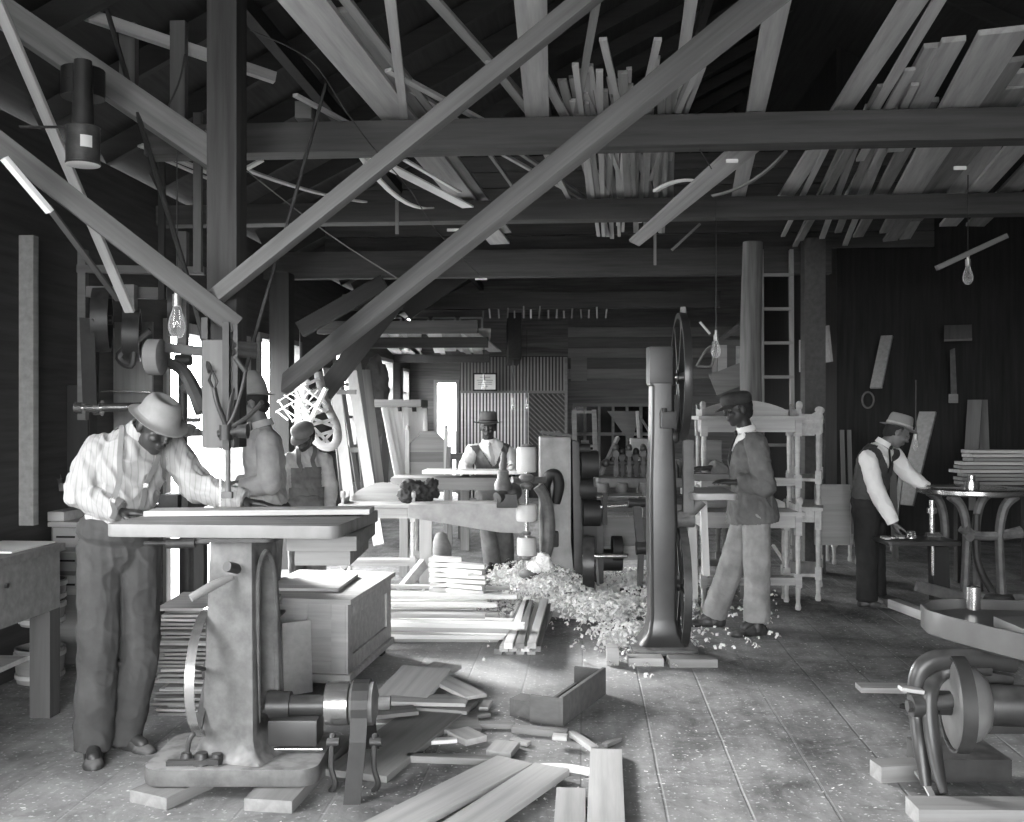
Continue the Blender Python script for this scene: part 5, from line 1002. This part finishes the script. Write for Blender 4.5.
def hand_shape(mb,w,d,n,side,curl=.35,k=1.,spread=.16):
    # w wrist, d pointing direction, n direction the palm faces, side = sign of the thumb side along d x n
    d=V(d).normalized(); n=V(n); n=(n-d*n.dot(d)).normalized(); t=d.cross(n)*side
    F=[(.030,.086,.072,.0088),(.010,.092,.080,.0092),(-.011,.088,.074,.0088),(-.030,.078,.058,.0078)]
    for off_,kn,L,r in F:
        b=w+t*(off_*.55*k)+d*.012*k; kp=w+t*off_*k+d*kn*k; capsule(mb,b,kp,.0145*k,.0118*k,10)
        dir0=(d+t*(off_*spread*12*.3)).normalized(); p=kp; ang=curl*.5
        for sg,fr in enumerate((.46,.31,.23)):
            dd=(dir0*math.cos(ang)+n*math.sin(ang)).normalized(); q=p+dd*L*fr*k; capsule(mb,p,q,r*k*(1-.06*sg),r*k*(1-.06*(sg+1)),10); p=q; ang+=curl
    b=w+t*.022*k+d*.022*k+n*.006*k; p1=b+(d*.55+t*.75+n*.25).normalized()*.042*k; p2=p1+(d*.85+t*.35+n*.35).normalized()*.032*k; p3=p2+(d*.95+t*.05+n*.4).normalized()*.024*k
    chain(mb,[b,p1,p2,p3],[.0155*k,.0125*k,.0105*k,.0085*k],10)
def ringpts(c,s,f,u,rx,ry,h,n=28,fn=None):
    out=[]
    for i in range(n):
        a=2*PI*i/n; ca,sa=math.cos(a),math.sin(a); dz=fn(ca,sa) if fn else 0; out.append(c+s*(rx*ca)+f*(ry*sa)+u*(h+dz))
    return out
def hat(par,name,c,f,u,s,m,crown=(.085,.1,.10),top=(.06,.075),brim=.055,droop=.015,up=0.,pinch=.02,band=None,front=0.,k=1.,tilt=0.):
    if tilt: Rt=Matrix.Rotation(tilt,3,s); f=Rt@f; u=Rt@u
    rx,ry,h=[x*k for x in crown]; tx,ty=top[0]*k,top[1]*k; b=brim*k; mb=MB(); z0=.045*k
    def dr(ca,sa): return (-droop*max(sa,0)**1-droop*.6*max(-sa,0)+up*abs(ca)**2)*k
    R=[ringpts(c,s,f,u,rx+b,ry+b+front*k*.5,z0,fn=dr),ringpts(c,s,f,u,rx+b,ry+b+front*k*.5,z0+.005*k,fn=dr),ringpts(c,s,f,u,rx+b*.5,ry+b*.55,z0+.004*k,fn=lambda a,d:.45*dr(a,d)),ringpts(c,s,f,u,rx+.002,ry+.002,z0+.006*k),ringpts(c,s,f,u,rx*.98,ry*.97,z0+h*.45),
       ringpts(c,s,f,u,(rx+tx)/2*1.02,(ry+ty)/2*1.02,z0+h*.82),ringpts(c,s,f,u,tx,ty,z0+h),ringpts(c,s,f,u,tx*.55,ty*.75,z0+h-pinch*k*.5),ringpts(c,s,f,u,tx*.12,ty*.6,z0+h-pinch*k)]
    R=[[mb.bm.verts.new(p) for p in r] for r in R]; mb.skin(R); o=mb.build(name,m,par,smooth=70)
    sb=o.modifiers.new('s','SUBSURF'); sb.levels=1; sb.render_levels=1
    if band:
        mb=MB(); q=[[mb.bm.verts.new(p) for p in ringpts(c,s,f,u,rx*z+.003,ry*z+.003,z0+hh)] for z,hh in ((1.0,.006*k),(1.0,.032*k),(.97,.032*k),(.97,.006*k))]; mb.skin(q,closed=True); mb.build('hat_band',band,o)
    return o
def cap(par,name,c,f,u,s,m,visor=True,k=1.,slouch=.0):
    mb=MB(); 
    R=[ringpts(c,s,f,u,.082*k,.1*k,.03*k),ringpts(c,s,f,u,.088*k,.106*k,.05*k),ringpts(c,s,f,u,.096*k,.112*k,.085*k),ringpts(c+f*.004,s,f,u,.082*k,.1*k,.112*k),ringpts(c,s,f,u,.045*k,.06*k,.125*k),ringpts(c,s,f,u,.01*k,.01*k,.127*k)]
    mb.skin([[mb.bm.verts.new(p) for p in r] for r in R]); o=mb.build(name,m,par,smooth=70); sb=o.modifiers.new('s','SUBSURF'); sb.levels=1; sb.render_levels=1
    if visor:
        mb=MB(); n=12; a=[];b=[]
        for i in range(n+1):
            t=PI*(.12+.76*i/n); a.append(c+s*(.08*k*math.cos(t))+f*(.098*k*math.sin(t))+u*.035*k); b.append(c+s*(.088*k*math.cos(t))+f*((.098+.062*math.sin(t)**.7)*k*math.sin(t))+u*(.035-.02*math.sin(t))*k)
        for i in range(n):
            mb.hexa([a[i],a[i+1],b[i+1],b[i],a[i]+u*.006,a[i+1]+u*.006,b[i+1]+u*.006,b[i]+u*.006])
        bmesh.ops.remove_doubles(mb.bm,verts=mb.bm.verts,dist=1e-5); mb.build('visor',m,o)
    return o
def ribbon(name,m,par,pts,w,bvh,out,t=.004,lift=.004,nn=22):
    # a strap laid on the cloth: points are dropped on the surface along their direction from the body
    P_=[]
    for i in range(nn+1):
        x=i/nn*(len(pts)-1); k=min(int(x),len(pts)-2); q=pts[k].lerp(pts[k+1],x-k); h=bvh.find_nearest(q)
        P_.append((h[0]+h[1]*lift,h[1]))
    for _ in range(3): P_=[P_[0]]+[((P_[k-1][0]+P_[k][0]*2+P_[k+1][0])/4,(P_[k-1][1]+P_[k][1]+P_[k+1][1]).normalized()) for k in range(1,nn)]+[P_[-1]]
    mb=MB(); R=[]
    for i,(p,nr) in enumerate(P_):
        d=(P_[min(i+1,nn)][0]-P_[max(i-1,0)][0]).normalized(); sd=d.cross(nr).normalized()
        R.append([mb.bm.verts.new(v) for v in (p-sd*w/2,p+sd*w/2,p+sd*w/2+nr*t,p-sd*w/2+nr*t)])
    mb.skin(R); return mb.build(name,m,par,smooth=60)
def bvh_of(o): 
    me=o.data; return BVHTree.FromPolygons([v.co for v in me.vertices],[p.vertices for p in me.polygons])
c_=bake(ragmb,'cloth_heap',mat('dark_cloth',.03,.9,amt=.4,sc=30,bump=.6),None,.012,3,.02,(14,14,14)); tag(c_,'dark rag heaped at the left end of the feed table','rag')
SKIN_D=mat('dark_skin',.035,.45,amt=.12,sc=20); SKIN_M=mat('tanned_skin',.13,.5,amt=.12,sc=20); HAIR=mat('hair',.012,.8,amt=.3,sc=60); LEATH=mat('shoe_leather',.03,.5,amt=.5,sc=15,dust=.3); EYE=mat('eye_white',.12,.4)
FELT=mat('grey_felt',.24,.95,amt=.15,sc=12); FELTD=mat('dark_felt',.10,.95,amt=.25,sc=12); SHIRT=mat('striped_shirt',.35,.9,amt=.1,stripe=(0,40,.2)); CHAMB=mat('work_shirt',.36,.9,amt=.2,sc=8); WHITES=mat('white_shirt',.72,.9,amt=.05); DENIM=mat('denim',.12,.9,amt=.35,sc=7); TROU=mat('trouser_cloth',.05,.95,amt=.3,sc=6); KHAKI=mat('pale_trousers',.22,.95,amt=.3,sc=6); VEST=mat('vest_cloth',.05,.9,amt=.25,sc=10); JACK=mat('jacket_cloth',.10,.95,amt=.2,sc=14); BLK=mat('black_cloth',.016,.9,amt=.3,sc=9); CAPM=mat('cap_cloth',.03,.8,amt=.5,sc=14)
def person(fr,J,skin,head,vox=.007,seed=0.,shirt=None,trousers=None,jacket=None,vest=None,bib=None,sleeve=1.,shoulder=.062,chestr=(.165,.12),waistr=(.15,.115),legr=(.098,.085,.082),cuffs=True,hands=None,hk=1.,disp=.006,collar=None,tie=None,arm=(.066,.056,.05,.042)):
    o=fr.o; pel,wa,ch,nb=J['pelvis'],J['waist'],J['chest'],J['neck']; SL,SR=J['sh']; EL,ER=J['el']; WL,WR=J['wr']; hp,kn,an,to=J['hip'],J['knee'],J['ankle'],J['toe']
    up=(nb-pel).normalized(); sd=(SR-SL); sd=(sd-up*sd.dot(up)).normalized(); fw=up.cross(sd)      # sd = figure's right
    hc,hf,hu=head; f,u,s=basis(hf,hu)
    Rt=Matrix((sd,fw,up)).transposed(); psd=(hp[1]-hp[0]).normalized() if (hp[1]-hp[0]).length>.02 else sd
    # body
    mb=MB(); head_shape(mb,hc,f,u,s,J.get('hk',1.)); capsule(mb,nb-up*.02,hc-u*.06-f*.015,.058,.052)
    mb.ell(ch,(chestr[0]*.8,chestr[1]*.78,.17),Rt); mb.ell(wa,(waistr[0]*.75,waistr[1]*.75,.15),Rt); mb.ell(pel,(.13,.09,.12),Rt); capsule(mb,SL.lerp(nb,.15),SR.lerp(nb,.15),.04,.04); capsule(mb,nb-up*.05,ch,.05,.08); capsule(mb,pel,wa,.1,.1); capsule(mb,wa,ch,.1,.11)
    for S_,E_,W_ in ((SL,EL,WL),(SR,ER,WR)): chain(mb,[S_,E_,W_],[.045,.036,.025]); 
    for i in (0,1):
        chain(mb,[hp[i],kn[i],an[i]],[.07,.05,.035]); capsule(mb,an[i],to[i].lerp(an[i],.3),.035,.03)
        hd=hands[i]; hand_shape(mb,(WL,WR)[i],hd[0],hd[1],hd[2],hd[3],hk)
    body=bake(mb,'body',skin,o,vox,2)
    for a in (-1,1): MB().ell(hc+s*(.03*a)+f*.074+u*.012,(.013,.013,.008)).build('eye',EYE,body)
    # hair close to the skull
    mb=MB(); R3=Matrix((s,f,u)).transposed(); mb.ell(hc-f*.024+u*.03,(.079,.09,.088),R3); mb.ell(hc-f*.055-u*.02,(.06,.05,.06),R3); bake(mb,'hair',HAIR,o,vox,2,.003,fs=(60,60,60))
    def torso(mb,g,low=True,sh=True):
        mb.ell(ch,(chestr[0]+g,chestr[1]+g,.21),Rt); mb.ell(ch.lerp(wa,.5),((chestr[0]+waistr[0])/2+g,(chestr[1]+waistr[1])/2+g,.17),Rt); mb.ell(wa,(waistr[0]+g,waistr[1]+g,.15),Rt)
        if low: mb.ell(pel.lerp(wa,.4),(waistr[0]+g-.012,waistr[1]+g-.012,.10),Rt)
        capsule(mb,SL.lerp(nb,.2),SR.lerp(nb,.2),shoulder*.9+g,shoulder*.9+g); capsule(mb,nb-up*.035,ch,.062+g,.1+g)
    def sleeves(mb,g,k=1.):
        for S_,E_,W_ in ((SL,EL,WL),(SR,ER,WR)):
            We=E_.lerp(W_,k); M_=E_.lerp(We,.5)
            chain(mb,[S_,S_.lerp(E_,.5),E_],[arm[0]+g,arm[0]*.97+g,arm[1]+g]); chain(mb,[E_,M_],[arm[1]+g,arm[2]+g]); mb.cyl(M_,We,arm[2]+g,arm[3]+g,n=20)
    mb=MB(); torso(mb,0.); 
    if jacket is None: sleeves(mb,0.,sleeve)
    sh=bake(mb,'shirt',shirt,o,vox,3,disp,(11,11,6),seed=seed); bv=bvh_of(sh)
    if jacket is None:
        for E_,W_ in ((EL,WL),(ER,WR)):
            We=E_.lerp(W_,sleeve); d=(W_-E_).normalized(); MB().cyl(We-d*.05,We+d*.006,arm[3]+.007,arm[3]+.005,n=20).build('cuff',shirt,sh,bevel=.003)
    mb=MB(); 
    for i in (0,1):
        cuf=an[i]+(an[i]-kn[i]).normalized()*.03
        chain(mb,[hp[i]+up*.03,hp[i].lerp(kn[i],.5),kn[i]],[legr[0]+.008,legr[0]*.98,legr[1]]); capsule(mb,kn[i],kn[i].lerp(an[i],.5),legr[1],legr[1]*.97); mb.cyl(kn[i].lerp(an[i],.48),cuf,legr[1]*.97,legr[2],n=24)
    mb.ell(pel,(.165,.125,.13),Rt); mb.cyl(pel-up*.02,wa-up*.02,.13,.125,n=24)
    mb.ell(pel.lerp(wa,.5),(waistr[0]+.026,waistr[1]+.026,.1),Rt)
    bake(mb,'trousers',trousers,o,vox,3,disp*.55,(8,8,6),seed=seed+5)
    for i in (0,1):
        fdir=to[i]-an[i]; fdir.z=0; fdir.normalize(); zf=min(an[i].z,.0)+0; g=V((an[i].x,an[i].y,0)); sl=0
        mb=MB(); R=Matrix((fdir.cross(V((0,0,1))),fdir,V((0,0,1)))).transposed(); base=min(to[i].z-.045,an[i].z-.09); g.z=base
        mb.ell(g-fdir*.03+V((0,0,.045)),(.042,.05,.05),R); mb.ell(g+fdir*.05+V((0,0,.045)),(.042,.09,.05),R); mb.ell(g+fdir*.14+V((0,0,.03)),(.047,.07,.036),R); mb.cyl(g+V((0,0,.04)),g+V((0,0,.12)),.045,.042)
        bake(mb,'shoe',LEATH,o,.006,3,.002,floor=base+.006)
    if vest or jacket:
        cloth=vest or jacket; mb=MB(); torso(mb,.012 if vest else .02,low=True)
        if jacket:
            sleeves(mb,.008,.95); hem=J['hem']; mb.ell(pel.lerp(wa,.3),(waistr[0]+.03,waistr[1]+.03,.18),Rt); chain(mb,[pel+up*.05,hem],[.17,.18])
        top=(nb-wa).dot(up); vd=J.get('vdepth',.2)
        def keep(p):
            q=p-wa; h=q.dot(up); x=abs(q.dot(sd)-J.get('vx',0)); fr_=q.dot(fw)
            if fr_>0.03 and h>top-vd and x<.012+(h-(top-vd))*.55: return False
            if jacket and (p-hem).dot(up)<-.02: return False
            if vest and h<-.10: return False
            if h>top-.005: return False
            return True
        vo=bake(mb,'vest' if vest else 'jacket',cloth,o,vox,4,disp*.9,(11,11,7),keep=keep,seed=seed+9)
        sdm=vo.modifiers.new('t','SOLIDIFY'); sdm.thickness=.006; sdm.offset=1
    if collar: 
        cu=(hc-u*.08-nb).normalized(); cu=(cu*.4+up*.6).normalized(); MB().ringtube([(.066,-.005),(.07,-.005),(.064,.038),(.060,.038)],nb+up*.012+fw*.004,cu,n=26).build('collar',collar,sh)
    if tie:
        a=nb+fw*.072+up*.0; mb=MB(); b=wa+fw*(waistr[1]+.01)+up*.1; pts=[]
        ribbon('necktie',tie,o,[nb+fw*.1-up*.01,ch+fw*.2+up*.04,wa+fw*.2+up*.08],.038,bv,fw,lift=.006); mb.ell(nb+fw*.078-up*.0,(.018,.014,.018),Rt); mb.build('tie_knot',tie,o)
    if bib:
        mb=MB(); torso(mb,.008,low=True); J2=J.get('bibtop',.3)
        def keepb(p):
            q=p-wa; h=q.dot(up); x=abs(q.dot(sd)); fr_=q.dot(fw)
            if h<0: return h>-.15
            return fr_>.02 and x<.115 and h<J2 or h<.04
        bb=bake(mb,'overall_bib',bib,o,vox,4,disp,(9,9,6),keep=keepb,seed=seed+3); sdm=bb.modifiers.new('t','SOLIDIFY'); sdm.thickness=.005; sdm.offset=1
        for a in (-1,1): ribbon('overall_strap',bib,bb,[wa+fw*.2+up*(J2-.03)+sd*.085*a,ch+fw*.2+up*.12+sd*.09*a,nb+sd*.09*a+up*.1,ch-fw*.2+up*.1+sd*.06*a],.035,bv,fw,lift=.008)
    return dict(body=body,shirt=sh,bv=bv,up=up,fw=fw,sd=sd,f=f,u=u,s=s,hc=hc)
# 1: man at the jigsaw
fr=Fr('person','man in striped shirt and suspenders bending over the jigsaw table','person',118,4.75); q=fr.L
J=dict(pelvis=q(116,550,.0),waist=q(118,512,.0),chest=q(128,470,.0),neck=q(138,436,-.02),sh=(q(170,447,.13),q(101,448,-.06)),el=(q(198,488,.1),q(80,494,-.12)),wr=(q(244,501,.06),q(119,511.5,-.14)),
 hip=(q(136,556,.05),q(100,556,-.03)),knee=(q(140,655,.02),q(99,652,-.1)),ankle=(q(124,734,.02),q(93,742,-.12)),toe=(q(150,748,-.07),q(94,765,-.3)),hk=1.04)
p1=person(fr,J,SKIN_D,(q(155,427,-.06),V((.72,-.5,-.52)),V((.25,-.1,1))),.006,1.,SHIRT,TROU,arm=(.074,.07,.062,.047),chestr=(.175,.13),waistr=(.155,.125),legr=(.1,.09,.084),
 hands=((V((.95,-.1,-.12)),V((0,0,-1)),-1,.16),(V((.93,.1,-.08)),V((0,0,-1)),-1,.18)),disp=.010,collar=SHIRT,hk=1.08)
hat(fr.o,'hat',p1['hc'],p1['f'],p1['u'],p1['s'],FELT,crown=(.086,.102,.10),top=(.052,.068),brim=.047,droop=.02,up=.0,pinch=.012,k=1.06,tilt=.02)
u_,w_,s_,c_,n_,wa_,=p1['up'],p1['fw'],p1['sd'],J['chest'],J['neck'],J['waist']
SUSP=mat('suspender_cloth',.2,.8)
for a in (-1,1):
    st=ribbon('suspender',SUSP,fr.o,[wa_+w_*.25+s_*.09*a-u_*.02,c_+w_*.25+s_*.1*a,n_+s_*.1*a+u_*.08,c_-w_*.25+s_*.07*a,wa_-w_*.25+s_*.03*a],.024,p1['bv'],w_,lift=.007,t=.003,nn=40)
    h_=p1['bv'].find_nearest(c_+w_*.25+s_*.1*a-u_*.03); b_=MB(); b_.cbox(h_[0]+h_[1]*.014,(.022,.008,.02)); b_.build('buckle',STEEL,st)
# 2: man in profile behind the jigsaw
fr=Fr('person','man in tall peaked hat standing in profile behind the jigsaw blade','person',258,6.4); q=fr.L
J=dict(pelvis=q(267,525,0),waist=q(267,498,0),chest=q(264,458,0),neck=q(264,428,0),sh=(q(267,441,-.17),q(267,441,.17)),el=(q(270,484,-.2),q(263,482,.2)),wr=(q(243,487,-.16),q(241,483,.05)),
 hip=(q(267,532,-.09),q(267,532,.09)),knee=(q(265,588,-.09),q(267,588,.1)),ankle=(q(267,645,-.1),q(269,645,.12)),toe=(q(247,655,-.1),q(249,655,.12)))
p2=person(fr,J,SKIN_M,(q(252,404,0),V((-.95,-.12,-.25)),V((-.15,0,1))),.008,4.,CHAMB,DENIM,arm=(.07,.066,.06,.05),chestr=(.175,.135),waistr=(.16,.13),hands=((V((-.8,.5,0)),V((.3,.2,-.8)),1,.5),(V((-.8,-.4,0)),V((.2,-.2,-.8)),-1,.5)),collar=CHAMB)
hat(fr.o,'hat',p2['hc'],p2['f'],p2['u'],p2['s'],FELT,crown=(.084,.1,.16),top=(.028,.036),brim=.05,droop=.0,up=.01,pinch=.0,k=1.05,tilt=.2)
# 3: boy in overalls
fr=Fr('person','boy in cap and bib overalls below the hanging stick ornament','person',307,8.0); q=fr.L
J=dict(pelvis=q(307,512,0),waist=q(307,492,0),chest=q(307,470,0),neck=q(306,452,0),sh=(q(325,460,.02),q(290,460,-.02)),el=(q(331,486,.02),q(285,484,-.02)),wr=(q(330,508,-.06),q(285,508,-.04)),
 hip=(q(316,516,0),q(298,516,0)),knee=(q(317,562,-.03),q(298,562,-.03)),ankle=(q(317,602,0),q(298,602,0)),toe=(q(318,607,-.16),q(295,607,-.16)),bibtop=.2,hk=.95)
p3=person(fr,J,SKIN_D,(q(304,438,-.05),V((-.25,-.8,-.42)),V((0,-.2,1))),.008,7.,mat('pale_shirt',.36,.9,amt=.25,sc=10),DENIM,bib=DENIM,shoulder=.055,chestr=(.14,.105),waistr=(.13,.105),legr=(.085,.075,.072),arm=(.06,.052,.048,.04),hands=((V((0,-.1,-1)),V((-1,0,0)),1,.3),(V((0,-.1,-1)),V((1,0,0)),-1,.3)),hk=.9)
cap(fr.o,'skull_cap',p3['hc'],p3['f'],p3['u'],p3['s'],mat('pale_cap',.16,.9,amt=.3),visor=True,k=.98)
# 4: man at the feed table
fr=Fr('person','man in brimmed hat, vest and apron at the centre feed table','person',493,10.1); q=fr.L
J=dict(pelvis=q(494,492,0),waist=q(494,476,0),chest=q(492,458,-.03),neck=q(489,443,-.06),sh=(q(508,452,-.02),q(472,451,-.06)),el=(q(514,470,-.08),q(465,466,-.14)),wr=(q(510,473,-.38),q(466,474.5,-.36)),
 hip=(q(503,497,0),q(486,497,0)),knee=(q(505,532,-.02),q(488,532,-.1)),ankle=(q(506,562,0),q(492,562,-.1)),toe=(q(510,567,-.2),q(488,571,-.3)),vdepth=.22)
p4=person(fr,J,SKIN_D,(q(488,428,-.1),V((-.05,-.95,-.12)),V((0,-.1,1))),.009,11.,WHITES,DENIM,vest=mat('grey_vest',.09,.9,amt=.3),bib=None,hands=((V((-.2,-.9,-.1)),V((0,0,-1)),1,.3),(V((0,-.9,-.2)),V((0,0,-1)),-1,.3)),collar=WHITES,tie=mat('pale_tie',.35,.8),arm=(.068,.064,.058,.045))
hat(fr.o,'hat',p4['hc'],p4['f'],p4['u'],p4['s'],FELTD,crown=(.085,.1,.115),top=(.065,.08),brim=.065,droop=.01,up=.015,band=BLK,k=1.08,tilt=.12)
ap=ribbon('apron',mat('apron',.2,.9,amt=.3),fr.o,[J['chest']+p4['fw']*.3-p4['up']*.02,J['waist']+p4['fw']*.3,J['pelvis']+p4['fw']*.3],.26,p4['bv'],p4['fw'],lift=.03,nn=8)
# 5: man in jacket at the band saw
fr=Fr('person','man in dark flat cap and grey jacket standing at the band saw','person',748,7.24); q=fr.L
J=dict(pelvis=q(752,512,0),waist=q(751,488,0),chest=q(749,458,0),neck=q(747,432,0),sh=(q(757,446,-.17),q(750,445,.17)),el=(q(765,486,-.2),q(741,480,.2)),wr=(q(737,482,-.17),q(710,468,.14)),
 hip=(q(756,517,-.07),q(748,517,.09)),knee=(q(757,572,-.1),q(731,568,.1)),ankle=(q(757,617,-.1),q(715,611,.2)),toe=(q(738,632,-.14),q(697,622,.2)),hem=q(753,519,0),vdepth=.24)
p5=person(fr,J,SKIN_D,(q(738,410,-.02),V((-.93,-.15,-.18)),V((-.1,0,1))),.007,14.,WHITES,KHAKI,jacket=JACK,legr=(.10,.094,.092),arm=(.066,.062,.058,.05),hands=((V((-.97,.1,.05)),V((0,.2,-1)),-1,.25),(V((-.95,-.25,.05)),V((0,0,-1)),-1,.3)),collar=WHITES,tie=BLK,disp=.007)
cap(fr.o,'flat_cap',p5['hc'],p5['f'],p5['u'],p5['s'],CAPM,k=1.07)
d_=J['wr'][0]; tag(MB().box(fr.M@(q(694,481,.05)),fr.M@(q(740,474,.05))+V((0,.16,0))).build('held_block',W_GREY,bevel=.004),'dark block of wood held by the man in the jacket','block')
# 6: man at the shaper
fr=Fr('person','man in white shirt and dark vest leaning over the low table at right','person',872,8.25); q=fr.L
J=dict(pelvis=q(868,512,0),waist=q(869,494,0),chest=q(874,467,0),neck=q(882,446,-.02),sh=(q(893,455,.14),q(868,459,-.15)),el=(q(908,475,.12),q(878,494,-.22)),wr=(q(926,487,-.0),q(893,522,-.26)),
 hip=(q(872,517,.08),q(866,517,-.07)),knee=(q(875,560,.09),q(867,560,-.07)),ankle=(q(876,594,.1),q(867,597,-.07)),toe=(q(893,600,.06),q(886,605,-.1)),vdepth=.2)
p6=person(fr,J,SKIN_M,(q(897,433,-.04),V((.8,-.15,-.5)),V((.4,0,1))),.008,17.,WHITES,BLK,vest=VEST,hands=((V((.95,-.2,-.15)),V((0,0,-1)),-1,.25),(V((.45,.1,-.85)),V((.8,0,.3)),1,.45)),collar=WHITES,tie=BLK,arm=(.07,.064,.056,.044),disp=.006)
hat(fr.o,'hat',p6['hc'],p6['f'],p6['u'],p6['s'],mat('straw',.26,.9,amt=.15),crown=(.085,.1,.11),top=(.062,.078),brim=.052,droop=.01,up=.01,band=mat('pale_band',.45,.8),k=1.05,tilt=.25)
o=bake(ragmb2,'junk_heap',mat('dark_junk',.04,.8,amt=.5,sc=18,bump=.5),None,.02,2,.03,(11,11,11)); tag(o,'dark sack slumped on the floor behind the stack of thin boards','sack')
bake(ragmb3,'cloth',mat('coat_cloth',.06,.95,amt=.3),COATO,.02,3,.02,(9,9,4))
bake(dustmb,'dust_clump',SH,moulder,.008,1,.014,(40,40,40))
